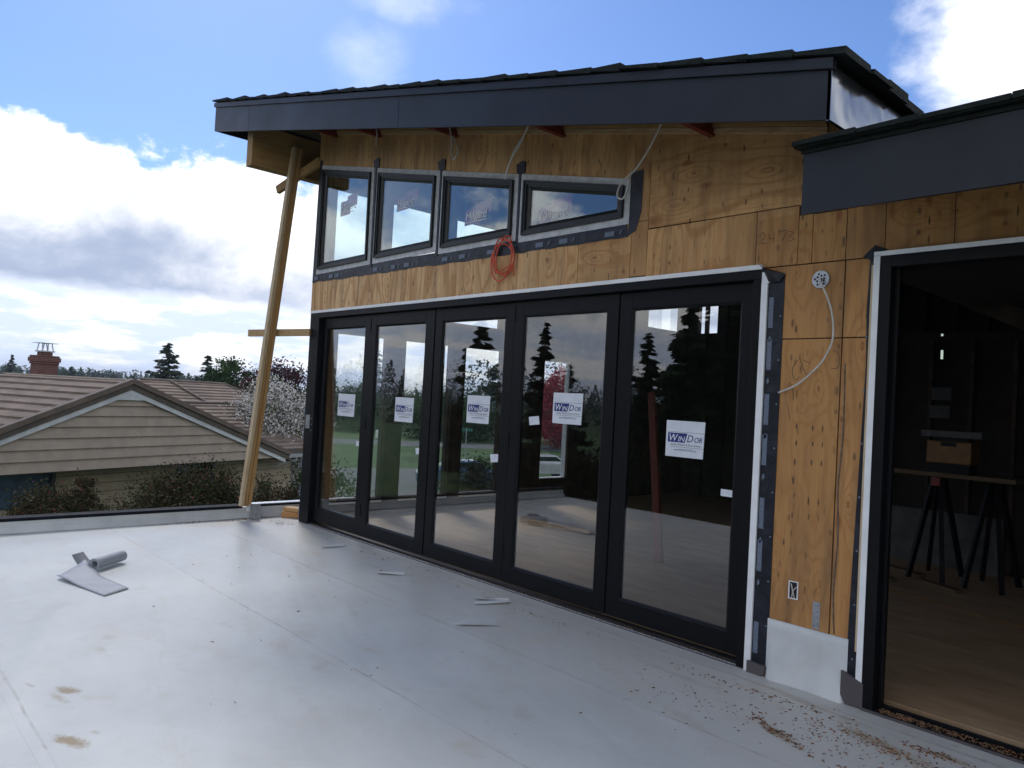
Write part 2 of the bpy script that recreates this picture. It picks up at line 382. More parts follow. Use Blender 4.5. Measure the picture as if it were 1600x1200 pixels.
def m_tile():
    m, b = newmat('brown_shake_tile'); v = coords(); x, y, z = sep(v)
    wn = X.nt.nodes.new('ShaderNodeTexWhiteNoise'); X.nt.links.new(vec(f1('FLOOR', x*2.9), f1('FLOOR', y*2.9), f1('FLOOR', z*8.0)), wn.inputs[0])
    n = noise(v, 1.2, 6, .65); n2 = noise(v, 22, 5, .65)
    c = mixc(X(wn.outputs[0]), (.185, .142, .112), (.265, .208, .165)); c = mixc(sstep(n, .42, .7)*.5, c, (.15, .115, .09)); c = mixc(sstep(n2, .5, .75)*.4, c, (.12, .085, .07))
    c = mixc(sstep(noise(v, 5, 6, .7), .62, .72)*.5, c, (.16, .17, .10))
    setb(b, color=c, rough=.85, spec=.2, normal=bump(n2, .4, .01)); return m
M_TILE = m_tile()
M_TRIMB = simple('brown_barge', (.105, .085, .068), .7, .15, 4)
M_TRIMB2 = simple('brown_ridge_cap', (.15, .112, .088), .7, .15, 4)
M_TRIMW = simple('white_barge_trim', (.60, .62, .64), .55, .08, 4)
M_BRICK = None
def m_brick():
    m, b = newmat('red_brick'); v = coords(); x, y, z = sep(v)
    n = m.node_tree.nodes.new('ShaderNodeTexBrick'); m.node_tree.links.new(vec(x+y, z, 0.0), n.inputs[0])
    n.inputs['Scale'].default_value = 4.5; n.inputs['Color1'].default_value = (.17, .05, .035, 1); n.inputs['Color2'].default_value = (.11, .035, .028, 1); n.inputs['Mortar'].default_value = (.15, .12, .10, 1)
    n.inputs['Mortar Size'].default_value = .03
    setb(b, color=n.outputs[0], rough=.8); return m
M_BRICK = m_brick()
M_TARP = simple('blue_curtain', (.11, .22, .38), .55, .2, 3)
M_BLACK = simple('dark_void', (.006, .006, .007), .6, .1, 5)
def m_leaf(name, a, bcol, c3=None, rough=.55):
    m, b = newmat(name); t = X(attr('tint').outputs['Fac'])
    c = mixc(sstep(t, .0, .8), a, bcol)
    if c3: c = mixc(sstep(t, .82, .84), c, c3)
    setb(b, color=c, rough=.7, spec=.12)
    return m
L_CON = m_leaf('conifer_needles', (.008, .020, .012), (.032, .055, .024))
L_CONW = m_leaf('cool_conifer_needles', (.016, .036, .030), (.05, .085, .045))
L_GREEN = m_leaf('green_leaves', (.018, .045, .010), (.065, .12, .028))
L_YEL = m_leaf('olive_leaves', (.05, .06, .015), (.12, .13, .03))
L_PLUM = m_leaf('plum_leaves', (.028, .008, .012), (.085, .025, .03))
L_MAPLE = m_leaf('red_maple_leaves', (.20, .02, .03), (.42, .05, .08))
L_BLOS = m_leaf('white_blossom', (.03, .05, .018), (.09, .11, .05), (.70, .67, .64))
L_RHOD = m_leaf('bronze_shrub_leaves', (.028, .045, .012), (.075, .06, .028), (.17, .055, .04))
L_HEDGE = m_leaf('dark_hedge_leaves', (.006, .012, .005), (.022, .032, .012))
BARK = simple('bark', (.075, .052, .038), .85, .3, 10, bmp=.4)
def m_ground():
    m, b = newmat('lawn_ground'); v = coords(); n = noise(v, .25, 8, .65); n2 = noise(v, 5, 6, .7)
    c = mixc(sstep(n, .35, .7), (.026, .075, .006), (.048, .115, .010)); c = mixc(sstep(n2, .45, .75)*.5, c, (.03, .05, .015))
    far = sstep(f1('LENGTH', 0.0) if False else X(0.0)+0.0, 1, 2) if False else None
    setb(b, color=c, rough=.9); return m
M_GROUND = m_ground()
M_ASPH = simple('asphalt', (.125, .13, .135), .85, .12, 3)
M_CARB = simple('blue_car_paint', (.03, .10, .22), .25, .05, 3, metal=.3, coat=.8)
M_CARW = simple('silver_car_paint', (.50, .52, .54), .25, .05, 3, metal=.2, coat=.8)
M_CARG = simple('car_glass', (.015, .02, .025), .05, .05, 3, spec=.8)
M_TYRE = simple('tyre_rubber', (.012, .012, .012), .8, .1, 20)
M_TOWER = simple('far_tower_face', (.20, .26, .36), .9, .1, .05)  # blue of the distance haze put into the tower colour
M_SAWD = simple('wood_chips', (.30, .13, .065), .85, .4, 40)
M_SAWD2 = simple('pale_sawdust', (.27, .175, .085), .9, .3, 40)
M_YEL = simple('yellow_tool_paint', (.20, .095, .018), .45, .1, 8)
M_REDP = simple('red_clamp_paint', (.18, .012, .01), .45, .1, 8)
M_GREENS = simple('green_sign_face', (.02, .17, .12), .5, .05, 8)

# ------------------------------------------------------------------ mesh helpers
class MB:
    def __init__(s): s.v = []; s.f = []; s.m = []; s.a = []
    def add(s, vs, fs, mi=0, a=0.0):
        o = len(s.v); s.v += [tuple(q) for q in vs]; s.f += [tuple(i+o for i in f) for f in fs]
        s.m += [mi]*len(fs); s.a += [a]*len(fs); return s
    def box(s, x0, x1, y0, y1, z0, z1, mi=0, a=0.0):
        return s.add([(x0,y0,z0),(x1,y0,z0),(x1,y1,z0),(x0,y1,z0),(x0,y0,z1),(x1,y0,z1),(x1,y1,z1),(x0,y1,z1)],
                     [(0,3,2,1),(4,5,6,7),(0,1,5,4),(1,2,6,5),(2,3,7,6),(3,0,4,7)], mi, a)
    def prism(s, p2, y0, y1, mi=0, a=0.0):
        """polygon in (x,z), counter clockwise seen from -y, extruded y0..y1"""
        n = len(p2)
        return s.add([(x, y0, z) for x, z in p2]+[(x, y1, z) for x, z in p2],
                     [tuple(range(n)), tuple(reversed(range(n, 2*n)))]+[(i, i+n, (i+1) % n+n, (i+1) % n) for i in range(n)], mi, a)
    def slab(s, quad, d, mi=0, a=0.0):
        """polygon of 3D points extruded by vector d"""
        n = len(quad); d = Vector(d)
        return s.add([Vector(q) for q in quad]+[Vector(q)+d for q in quad],
                     [tuple(range(n)), tuple(reversed(range(n, 2*n)))]+[(i, i+n, (i+1) % n+n, (i+1) % n) for i in range(n)], mi, a)
    def bar(s, p, q, w, h, up=(0, 0, 1), mi=0, a=0.0):
        p, q = Vector(p), Vector(q); d = (q-p).normalized(); sd = d.cross(Vector(up)).normalized(); u = sd.cross(d)
        vs = []
        for c in (p, q):
            for i, j in ((-1,-1),(1,-1),(1,1),(-1,1)): vs.append(c+sd*i*w/2+u*j*h/2)
        return s.add(vs, [(0,1,2,3),(7,6,5,4),(0,4,5,1),(1,5,6,2),(2,6,7,3),(3,7,4,0)], mi, a)
    def tube(s, pts, r, n=8, mi=0, caps=True):
        pts = [Vector(p) for p in pts]; rs = r if isinstance(r, (list, tuple)) else [r]*len(pts)
        vs = []; fs = []; prev = None
        for i, p in enumerate(pts):
            d = (pts[min(i+1, len(pts)-1)]-pts[max(i-1, 0)]).normalized()
            if prev is None: a = d.cross(Vector((0, 0, 1)) if abs(d.z) < .9 else Vector((1, 0, 0))).normalized()
            else: a = (prev - d*prev.dot(d)).normalized()
            prev = a; b = d.cross(a)
            for k in range(n):
                t = 2*PI*k/n; vs.append(p+(a*math.cos(t)+b*math.sin(t))*rs[i])
        for i in range(len(pts)-1):
            for k in range(n): fs.append((i*n+k, i*n+(k+1) % n, (i+1)*n+(k+1) % n, (i+1)*n+k))
        if caps: fs += [tuple(reversed(range(n))), tuple(range((len(pts)-1)*n, len(pts)*n))]
        return s.add(vs, fs, mi)
    def build(s, name, mats, parent=None, smooth=False, attrname=None, bevel=0, loc=None):
        me = bpy.data.meshes.new(name); me.from_pydata([tuple(v) for v in s.v], [], s.f)
        for m in (mats if isinstance(mats, (list, tuple)) else [mats]): me.materials.append(m)
        me.polygons.foreach_set('material_index', s.m)
        if smooth: me.polygons.foreach_set('use_smooth', [True]*len(s.f))
        if attrname:
            at = me.attributes.new(attrname, 'FLOAT', 'FACE'); at.data.foreach_set('value', s.a)
        me.update()
        o = bpy.data.objects.new(name, me); COL.objects.link(o)
        if parent: o.parent = parent
        if loc: o.location = loc
        if bevel:
            md = o.modifiers.new('bevel', 'BEVEL'); md.width = bevel; md.segments = 2; md.limit_method = 'ANGLE'
        return o
def tag(o, label, cat=None, group=None, kind=None):
    if label: o['label'] = label
    if cat: o['category'] = cat
    if group: o['group'] = group
    if kind: o['kind'] = kind
    return o
def empty(name, loc=(0, 0, 0), rz=0, **k):
    o = bpy.data.objects.new(name, None); COL.objects.link(o); o.location = loc; o.rotation_euler = (0, 0, rz)
    o.empty_display_size = .2
    return o
def smooth_path(pts, n=8):
    pts = [Vector(p) for p in pts]; out = []
    for i in range(len(pts)-1):
        p0, p1, p2, p3 = pts[max(i-1, 0)], pts[i], pts[i+1], pts[min(i+2, len(pts)-1)]
        for k in range(n):
            t = k/n
            out.append(.5*((2*p1)+(-p0+p2)*t+(2*p0-5*p1+4*p2-p3)*t*t+(-p0+3*p1-3*p2+p3)*t**3))
    out.append(pts[-1]); return out
def text_mesh(txt, size, shear=0, extr=.0006):
    cu = bpy.data.curves.new('t', 'FONT'); cu.body = txt; cu.size = size; cu.shear = shear; cu.extrude = extr; cu.align_x = 'LEFT'; cu.resolution_u = 3
    ob = bpy.data.objects.new('t', cu); COL.objects.link(ob); bpy.context.view_layer.update()
    me = bpy.data.meshes.new_from_object(ob.evaluated_get(bpy.context.evaluated_depsgraph_get()))
    vs = [v.co.copy() for v in me.vertices]; fs = [tuple(p.vertices) for p in me.polygons]
    bpy.data.objects.remove(ob); bpy.data.curves.remove(cu); bpy.data.meshes.remove(me)
    w = max((v.x for v in vs), default=0)
    return vs, fs, w
def clip_poly(poly, axis, val, keep_ge):
    out = []
    for i in range(len(poly)):
        a, b = poly[i], poly[(i+1) % len(poly)]
        ia = (a[axis] >= val) == keep_ge; ib = (b[axis] >= val) == keep_ge
        if ia: out.append(a)
        if ia != ib:
            t = (val-a[axis])/(b[axis]-a[axis]); out.append((a[0]+(b[0]-a[0])*t, a[1]+(b[1]-a[1])*t))
    return out
def bands(poly, v0, v1, e):
    v = v0
    while v < v1:
        p = clip_poly(clip_poly(poly, 1, v, True), 1, v+e, False)
        if len(p) >= 3: yield v, p
        v += e
R = random.Random(7)

# ================================================================== SETTING
def grid_deck():
    x0, x1, y0, y1 = -6.44, 4.2, -4.95, -.005; nx, ny = 214, 100
    xs = np.linspace(x0, x1, nx); ys = np.linspace(y0, y1, ny); Xg, Yg = np.meshgrid(xs, ys)
    z = .002*np.sin(Xg*1.3+1)*np.cos(Yg*1.7)+.0015*np.sin(Xg*3.1+Yg*2.3)
    # long buckle in the sheet
    path = np.array([(-3.45, -3.02), (-2.68, -3.30), (-1.9, -3.56), (-1.2, -3.95)])
    d = np.full(Xg.shape, 9.)
    for a, b in zip(path[:-1], path[1:]):
        ab = b-a; t = np.clip(((Xg-a[0])*ab[0]+(Yg-a[1])*ab[1])/(ab@ab), 0, 1)
        d = np.minimum(d, np.hypot(Xg-a[0]-t*ab[0], Yg-a[1]-t*ab[1]))
    z += .014*np.exp(-(d/.075)**2)
    z *= np.clip((-.05-Yg)/.3, 0, 1)
    mb = MB(); mb.v = [tuple(q) for q in np.stack([Xg.ravel(), Yg.ravel(), z.ravel()], 1)]
    mb.f = [(j*nx+i, j*nx+i+1, (j+1)*nx+i+1, (j+1)*nx+i) for j in range(ny-1) for i in range(nx-1)]
    mb.m = [0]*len(mb.f); mb.a = [0]*len(mb.f)
    o = mb.build('roof_deck', M_DECK, smooth=True)
    tag(o, 'grey membrane roof deck with lap seams and dirt in front of the black doors', None, None, 'structure')
    mb = MB(); mb.box(-6.44, -5.97, -.005, 1.2, -.25, -.004); mb.box(-6.43, 4.19, -4.94, -.01, -.25, -.06)
    d = mb.build('deck_slab', M_MEMB); tag(d, 'edge and slab under the grey roof deck', None, None, 'structure')
grid_deck()

def ground():
    mb = MB(); s = 1900
    mb.add([(-s, -s, -3), (s, -s, -3), (s, s, -3), (-s, s, -3)], [(0, 1, 2, 3)])
    tag(mb.build('ground', M_GROUND), 'green lawn and open ground around the houses', None, None, 'structure')
    mb = MB(); c = Vector((-57, 34, -2.992)); d = Vector((.45, .89, 0)).normalized(); n = Vector((-d.y, d.x, 0))
    mb.add([c-d*70-n*3.5, c+d*140-n*3.5, c+d*140+n*3.5, c-d*70+n*3.5], [(0, 1, 2, 3)])
    tag(mb.build('street', M_ASPH), 'grey street seen through the doors beyond the lawn', None, None, 'structure')
    mb = MB(); mb.add([(-39, 13, -2.988), (-16, 6, -2.988), (-14, 15, -2.988), (-24, 27, -2.988), (-36, 24, -2.988)], [(0, 1, 2, 3, 4)])
    tag(mb.build('driveway', M_ASPH), 'grey driveway beside the house with cars on it', None, None, 'structure')
ground()

# ================================================================== THE HOUSE UNDER CONSTRUCTION
house = empty('unfinished_house', (-2.6, 0, 0)); HO = Vector((2.6, 0, 0))
tag(house, 'unfinished plywood clad house with charcoal fascia, high trapezoid windows and black folding doors', 'house')
def hb(mb, name, mats, parent=None, **k):
    """build in world numbers, keep it in place under the house empty"""
    o = mb.build(name, mats, parent or house, **k)
    if parent is None: o.location = HO
    return o
def zroof(x): return 3.022-.2194*(x-.737)      # underside of the upper eave
def zwall(x): return 3.478-.2208*(x+.57)+.10
OV = .8
def build_wall():
    mb = MB(); g = .0022
    def sh(p, a): mb.prism(p, 0, .012, 0, a)
    def rect(x0, x1, z0, z1, a): sh([(x0+g, z0+g), (x1-g, z0+g), (x1-g, z1-g), (x0+g, z1-g)], a)
    def wt(x0, x1, z0, a, z1=None):
        sh([(x0+g, z0+g), (x1-g, z0+g), (x1-g, zwall(x1)), (x0+g, zwall(x0))], a)
    # above the clerestory windows (window head line zt(x))
    zt = lambda x: 4.275-.2148*(x+5.865)
    def above(x0, x1, a): sh([(x0+g, zt(x0)), (x1-g, zt(x1)), (x1-g, zwall(x1)), (x0+g, zwall(x0))], a)
    above(-5.96, -4.62, 1); above(-4.62, -3.4, 2.2); above(-3.4, -1.63, 3.1); above(-1.63, -1.10, 4.4)
    # right of the windows
    wt(-1.10, -.95, 2.93, 5); rect(-1.10, -.95, 2.53, 2.93, 5)
    sh([(-.95+g, 2.87), (.19, 2.865), (.28, 2.80), (.48, 2.80), (.48, zwall(.48)), (-.95+g, zwall(-.95))], 12.3)
    # strip under the windows
    rect(-5.96, -4.9, 2.5, 2.97, 6); rect(-4.9, -3.6, 2.5, 2.97, 7.5); rect(-3.6, -2.32, 2.5, 2.96, 2.7); rect(-2.32, -1.62, 2.5, 2.94, 8.2); rect(-1.62, -1.10, 2.5, 2.94, 13.1)
    rect(-.95, -.09, 2.5, 2.862, 1.5); rect(-.09, .19, 2.5, 2.862, 3.9); rect(.19, .28, 2.5, 2.80, 6.3)
    rect(.28, .483, 2.5, 2.795, 5.5); rect(.483, .70, 2.5, 2.95, 7.1)
    # pier between the openings
    rect(-.01, .483, 2.05, 2.497, 2.2); rect(.487, .70, 2.05, 2.497, 8.5); rect(-.01, .483, -.02, 2.047, 4.9); rect(.487, .70, -.02, 2.047, 6.6)
    # over the big opening
    rect(.48, 1.05, 2.95, 3.20, 3.3); rect(.70, 1.05, 2.5, 2.95, 3.3); rect(1.05, 2.0, 2.5, 3.2, 10.2); rect(2.0, 4.2, 2.5, 3.2, 1.2)
    rect(2.6, 4.2, -.02, 2.497, 2.2)
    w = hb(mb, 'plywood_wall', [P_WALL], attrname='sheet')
    tag(w, 'bare fir plywood sheathing with knots, nail marks and sheet joints')
    # framing core behind the sheets
    mb = MB(); y0, y1 = .014, .15
    mb.prism([(-5.955, zt(-5.955)), (-1.12, zt(-1.12)), (-1.12, zwall(-1.12)-.01), (-5.955, zwall(-5.955)-.01)], y0, y1)
    mb.prism([(-1.11, 2.5), (.69, 2.5), (.69, 3.15), (.45, zwall(.45)-.01), (-1.11, zwall(-1.11)-.01)], y0, y1)
    mb.box(-5.955, -1.12, y0, y1, 2.5, 2.955); mb.box(.0, .69, y0, y1, -.2, 2.49); mb.box(.70, 4.2, y0, y1, 2.51, 3.15); mb.box(2.62, 4.2, y0, y1, -.2, 2.5)
    for x in (-4.65, -3.47, -2.335): mb.prism([(x-.05, 2.95), (x+.05, 2.95), (x+.05, zt(x+.05)), (x-.05, zt(x-.05))], y0, y1)
    mb.box(-5.955, -5.87, y0, y1, 2.95, 4.27)
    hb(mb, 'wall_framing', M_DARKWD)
build_wall()

def build_shell():
    """side wall with its window openings, back wall, floor, ceiling: what shows through the glass"""
    X0, X1 = -5.95, -5.83
    mb = MB()
    wins = [(.32, 1.06, .24, 2.30), (1.32, 2.11, .24, 2.30), (2.33, 3.06, .24, 2.30), (3.89, 4.50, .40, 2.23), (.2, .72, 2.60, 4.06), (1.01, 1.80, 2.60, 4.06), (2.05, 3.0, 2.6, 4.06), (6.4, 7.45, 3.0, 3.85)]
    ys = sorted({.15, 7.6} | {w[0] for w in wins} | {w[1] for w in wins})
    zc = 4.5
    for a, b in zip(ys[:-1], ys[1:]):
        segs = sorted((w[2], w[3]) for w in wins if w[0] <= a and w[1] >= b)
        z = -.3
        for s, e in segs: mb.box(X0, X1, a, b, z, s); z = e
        mb.box(X0, X1, a, b, z, zc)
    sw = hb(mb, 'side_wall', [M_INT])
    for (a, b, z0, z1) in wins:
        m2 = MB(); t = .012
        m2.box(X0-.01, X1-.04, a, b, z0-.02, z0+t*.7); m2.box(X0-.01, X1-.04, a, b, z1-t, z1)
        m2.box(X0-.01, X1-.04, a, a+t, z0+t*.7, z1-t); m2.box(X0-.01, X1-.04, b-t, b, z0+t*.7, z1-t)
        fr = hb(m2, 'side_window', M_WHITE if z0 == .40 else M_INT)
        if z0 == .24:
            m4 = MB(); m4.box(X0-.03, X1+.01, a, b, z0-.045, z0-.021); m4.build('white_sill', M_WHITE, fr)
        m3 = MB(); m3.box(X0+.03, X0+.036, a+t+.001, b-t-.001, z0+t*.7+.001, z1-t-.001); m3.build('glass_pane', M_GLASS, fr)
    mb = MB()
    mb.box(-5.83, 4.2, .16, 7.6, -.3, .03)
    hb(mb, 'subfloor', M_FLOOR)
    mb = MB(); mb.box(-5.83, -5.6, 7.6, 7.7, 0, 4.4)
    mb.box(-5.6, -5.2, 7.6, 7.7, 0, 2.99); mb.box(-5.6, -5.2, 7.6, 7.7, 3.7, 4.4); mb.box(-5.2, 4.2, 7.6, 7.7, 0, 4.4); mb.box(4.1, 4.2, .15, 7.6, -.3, 4.4)
    for x in np.arange(-5.4, 4.1, .41): mb.box(x, x+.04, 7.5, 7.6, 0, 4.3)
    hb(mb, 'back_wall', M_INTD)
    # low flat ceiling over the right hand room and its header beam
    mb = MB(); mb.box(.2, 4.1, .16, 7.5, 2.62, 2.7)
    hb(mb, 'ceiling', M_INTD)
    mb = MB(); mb.bar((-.35, 3.4, 2.98), (.9, 3.0, 2.36), .12, .16)
    hb(mb, 'slanting_beam', M_INT)
build_shell()

def build_roof():
    # fascia boards
    def htop(x): return .300+(-.055)*(x-.737)/8.0*1.0 if False else .300+.055*(.737-x)/8.0
    xl, xr = -7.253, .737
    mb = MB()
    cuts = [xl, -6.2, -3.05, xr]
    for a, b in zip(cuts[:-1], cuts[1:]):
        g = .003
        mb.prism([(a+g, zroof(a+g)), (b-g, zroof(b-g)), (b-g, zroof(b)+htop(b)-.055), (a+g, zroof(a)+htop(a)-.055)], -OV, -OV+.02)
    hb(mb, 'fascia', M_FASC)
    mb = MB()
    cuts = [xl-.01, -5.7, -2.9, xr+.012]
    for a, b in zip(cuts[:-1], cuts[1:]):
        mb.prism([(a, zroof(a)+htop(a)-.054), (b-.001, zroof(b)+htop(b)-.054), (b-.001, zroof(b)+htop(b)), (a, zroof(a)+htop(a))], -OV-.02, -OV+.02)
    hb(mb, 'drip_edge', M_FASC)
    mb = MB()
    mb.slab([(xr, -OV, zroof(xr)), (xr, 7.9, zroof(xr)), (xr, 7.9, zroof(xr)+.27), (xr, -OV, zroof(xr)+.27)], (-.02, 0, 0))
    hb(mb, 'side_flashing', M_FLASH)
    mb = MB()
    mb.slab([(xl, -OV+.021, zroof(xl)), (xl, 7.9, zroof(xl)), (xl, 7.9, zroof(xl)+.33), (xl, -OV+.021, zroof(xl)+.33)], (.02, 0, 0))
    hb(mb, 'side_fascia', M_FASC)
    # sheathing seen from below
    mb = MB()
    a, b = xl+.021, xr-.021
    mb.slab([(a, -OV+.021, zroof(a)+.275), (b, -OV+.021, zroof(b)+.235), (b, 7.88, zroof(b)+.235), (a, 7.88, zroof(a)+.275)], (0, 0, .018))
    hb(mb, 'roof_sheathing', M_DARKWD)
    # interior lining of the tall room
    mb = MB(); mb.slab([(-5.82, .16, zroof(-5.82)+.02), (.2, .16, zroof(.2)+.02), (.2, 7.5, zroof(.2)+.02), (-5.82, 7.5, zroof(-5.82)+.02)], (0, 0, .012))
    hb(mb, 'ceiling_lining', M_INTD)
    # red joists running out to the fascia
    for i, x in enumerate((-6.9, -5.55, -4.6, -3.25, -1.84, -.45)):
        m2 = MB(); z = zroof(x)+.135
        m2.box(x-.022, x+.022, -OV+.022, -.004, z, z+.045); m2.box(x-.006, x+.006, -OV+.022, -.004, z+.045, z+.07); m2.box(x-.022, x+.022, -OV+.022, -.004, z+.07, z+.095)
        hb(m2, 'joist', RAFT)
    # plate along the wall head, lit on its lower edge
    mb = MB(); mb.prism([(-5.96, zwall(-5.96)-.11), (.35, zwall(.35)-.11), (.35, zwall(.35)-.075), (-5.96, zwall(-5.96)-.075)], -.022, -.002)
    hb(mb, 'ledger_strip', LUM_X)
    mb = MB(); mb.prism([(-5.96, zwall(-5.96)-.07), (.35, zwall(.35)-.07), (.35, zwall(.35)+.10), (-5.96, zwall(-5.96)+.10)], -.035, -.002)
    hb(mb, 'blocking_board', LUM_Y)
    # dropped beam under the left overhang
    mb = MB()
    for k, x in enumerate((-6.55, -6.475)):
        mb.box(x, x+.072, -.655, 7.5, 4.225, zroof(-6.4)+.13)
    hb(mb, 'overhang_beam', LUM_Y)
    # shakes: stepped courses down the slope
    mb = MB(); e = .272; th = .05; rr = random.Random(3)
    rows = int((xr-xl+.10)/e)+1
    for i in range(rows):
        x1 = xr+.075-i*e; x0 = x1-e*1.12
        y = -OV-.035-rr.random()*.02; 
        while y < 8.0:
            wd = rr.uniform(.24, .34); t = rr.uniform(.026, .046); j = rr.uniform(-.035, .03); k = rr.uniform(-.006, .012)
            base = lambda x: zroof(x)+htop(x)+.003
            xa, xb = max(x0, xl-.03), x1+j
            za, zb = base(xa)+.012, base(xb)+.002
            mb.add([(xa, y, za), (xb, y, zb), (xb, y+wd-.006, zb), (xa, y+wd-.006, za), (xa, y, za+.014), (xb, y+.004, zb+t+k), (xb, y+wd-.010, zb+t+k), (xa, y+wd-.006, za+.014)],
                   [(0,3,2,1),(4,5,6,7),(0,1,5,4),(1,2,6,5),(2,3,7,6),(3,0,4,7)])
            y += wd
            if y > .4 and i > 1: break          # behind the ridge of sight only the first courses need detail
    hb(mb, 'roof_shakes', M_SHING)
    mb = MB(); mb.slab([(xl-.02, -OV+.1, zroof(xl)+.372), (xr, -OV+.1, zroof(xr)+.315), (xr, 7.95, zroof(xr)+.315), (xl-.02, 7.95, zroof(xl)+.372)], (0, 0, .03))
    hb(mb, 'roof_underlay', M_SHING)
    # lower roof on the right
    L = -.70; x0, x1 = .560, 4.3
    mb = MB(); mb.box(x0, x1, L, L+.02, 2.607, 2.925); mb.box(x0, x0+.02, L+.0205, -.02, 2.82, 2.905)
    hb(mb, 'lower_fascia', M_FASC)
    mb = MB(); mb.box(x0-.008, x1, L-.012, L-.001, 2.915, 2.936)
    mb.add([(x0-.03, L-.05, 2.937), (x1, L-.05, 2.937), (x1, -.02, 2.99), (x0-.03, -.02, 2.99), (x0-.03, L-.05, 2.943), (x1, L-.05, 2.943), (x1, -.02, 3.005), (x0-.03, -.02, 3.005)],
           [(0,3,2,1),(4,5,6,7),(0,1,5,4),(1,2,6,5),(2,3,7,6),(3,0,4,7)])
    for row in range(4):
        x = x0-.03+row*.02
        while x < 4.2:
            wd = rr.uniform(.28, .42); t = rr.uniform(.018, .030) ; y = L-.06+row*.24-rr.uniform(0, .015); z = 2.944+row*.022+ (0.0 if row else 0)
            mb.add([(x, y, z), (x+wd-.006, y, z), (x+wd-.006, y+.27, z+.012), (x, y+.27, z+.012), (x, y, z+t), (x+wd-.006, y, z+t+.006), (x+wd-.006, y+.27, z+.02), (x, y+.27, z+.02)],
                   [(0,3,2,1),(4,5,6,7),(0,1,5,4),(1,2,6,5),(2,3,7,6),(3,0,4,7)])
            x += wd
    hb(mb, 'lower_roof_shakes', M_SHING)
    mb = MB(); mb.box(x0+.021, x1, L+.021, -.002, 2.80, 2.83); hb(mb, 'lower_soffit_sheathing', M_DARKWD)
    mb = MB(); mb.box(.74, x1, .0, 7.9, 3.21, 3.23); hb(mb, 'lower_roof_deck', M_SHING)
build_roof()

# ---- clerestory windows
def offset_poly(p, d):
    n = len(p); out = []
    for i in range(n):
        a, b, c = Vector(p[i-1]), Vector(p[i]), Vector(p[(i+1) % n])
        e1, e2 = (b-a).normalized(), (c-b).normalized(); n1, n2 = Vector((-e1.y, e1.x)), Vector((-e2.y, e2.x))
        m = (n1+n2); m = m/(m.dot(n1)) if abs(m.dot(n1)) > 1e-6 else n1
        out.append(tuple(b+m*d))
    return out
def ring(mb, po, pi, y0, y1, mi=0, yi0=None):
    """frame between two polygons (x,z), ccw; front may slope from y0 (outer) to yi0 (inner)"""
    n = len(po); yi0 = y0 if yi0 is None else yi0
    vs = [(x, y0, z) for x, z in po]+[(x, yi0, z) for x, z in pi]+[(x, y1, z) for x, z in po]+[(x, y1, z) for x, z in pi]
    fs = []
    for i in range(n):
        j = (i+1) % n
        fs += [(i, j, n+j, n+i), (n+i, n+j, 3*n+j, 3*n+i), (j, i, 2*n+i, 2*n+j), (2*n+i, 3*n+i, 3*n+j, 2*n+j)]
    mb.add(vs, fs, mi)
def window(po, label, stick):
    mb = MB(); p1 = offset_poly(po, .052); ring(mb, po, p1, -.008, .003)
    fin = hb(mb, 'clerestory_window', M_WFIN); tag(fin, label)
    mb = MB(); p2 = offset_poly(po, .066); p3 = offset_poly(po, .086); p4 = offset_poly(po, .10); p5 = offset_poly(po, .128)
    ring(mb, p1, p2, -.036, .03); ring(mb, p2, p3, -.028, .03); ring(mb, p3, p4, -.016, .03); ring(mb, p4, p5, -.012, .03, 0, .0)
    mb.build('frame', M_WFRAME, fin)
    mb = MB(); mb.prism(offset_poly(po, .1275), .004, .010); mb.build('glass_pane', M_GLASS2, fin)
    x, z, w, h, rot = stick
    m = MB(); m.prism([(x, z), (x+w*.6, z+.005), (x+w*.6, z+h*.72), (x, z+h*.70)], .0102, .0106)
    m.prism([(x+w*.40, z+h*.30), (x+w, z+h*.40), (x+w, z+h), (x+w*.40, z+h*.9)], .01065, .0109)
    st = m.build('red_sticker', M_RED, fin)
    vs, fs, tw = text_mesh('Milgard', h*.48, 0, .0002); k = min(1, w*.93/tw)
    m = MB(); m.add([(x+w*.05+v.x*k, .0035-v.z, z+h*.22+v.y) for v in vs], [tuple(f) for f in fs])
    m.box(x+w*.06, x+w*.86, .0032, .0037, z+h*.10, z+h*.13)
    m.build('lettering', M_INKW, st)
    return fin
W = [([(-5.865, 2.955), (-4.672, 2.965), (-4.688, 4.020), (-5.865, 4.272)], 'narrow tall clerestory window at the wall corner, pale sky showing through', (-5.40, 3.585, .36, .24, 0)),
     ([(-4.625, 2.965), (-3.490, 2.975), (-3.490, 3.762), (-4.625, 4.005)], 'second clerestory window from the wall corner', (-4.235, 3.47, .37, .20, 0)),
     ([(-3.450, 2.945), (-2.352, 2.945), (-2.352, 3.518), (-3.450, 3.752)], 'third clerestory window, reflecting dark blue sky', (-3.085, 3.17, .375, .21, 0)),
     ([(-2.318, 2.925), (-1.125, 2.925), (-1.125, 3.258), (-2.318, 3.512)], 'lowest clerestory window with the longest wedge shape', (-2.095, 3.035, .365, .22, 0))]
for po, lb, st in W: window(po, lb, st)
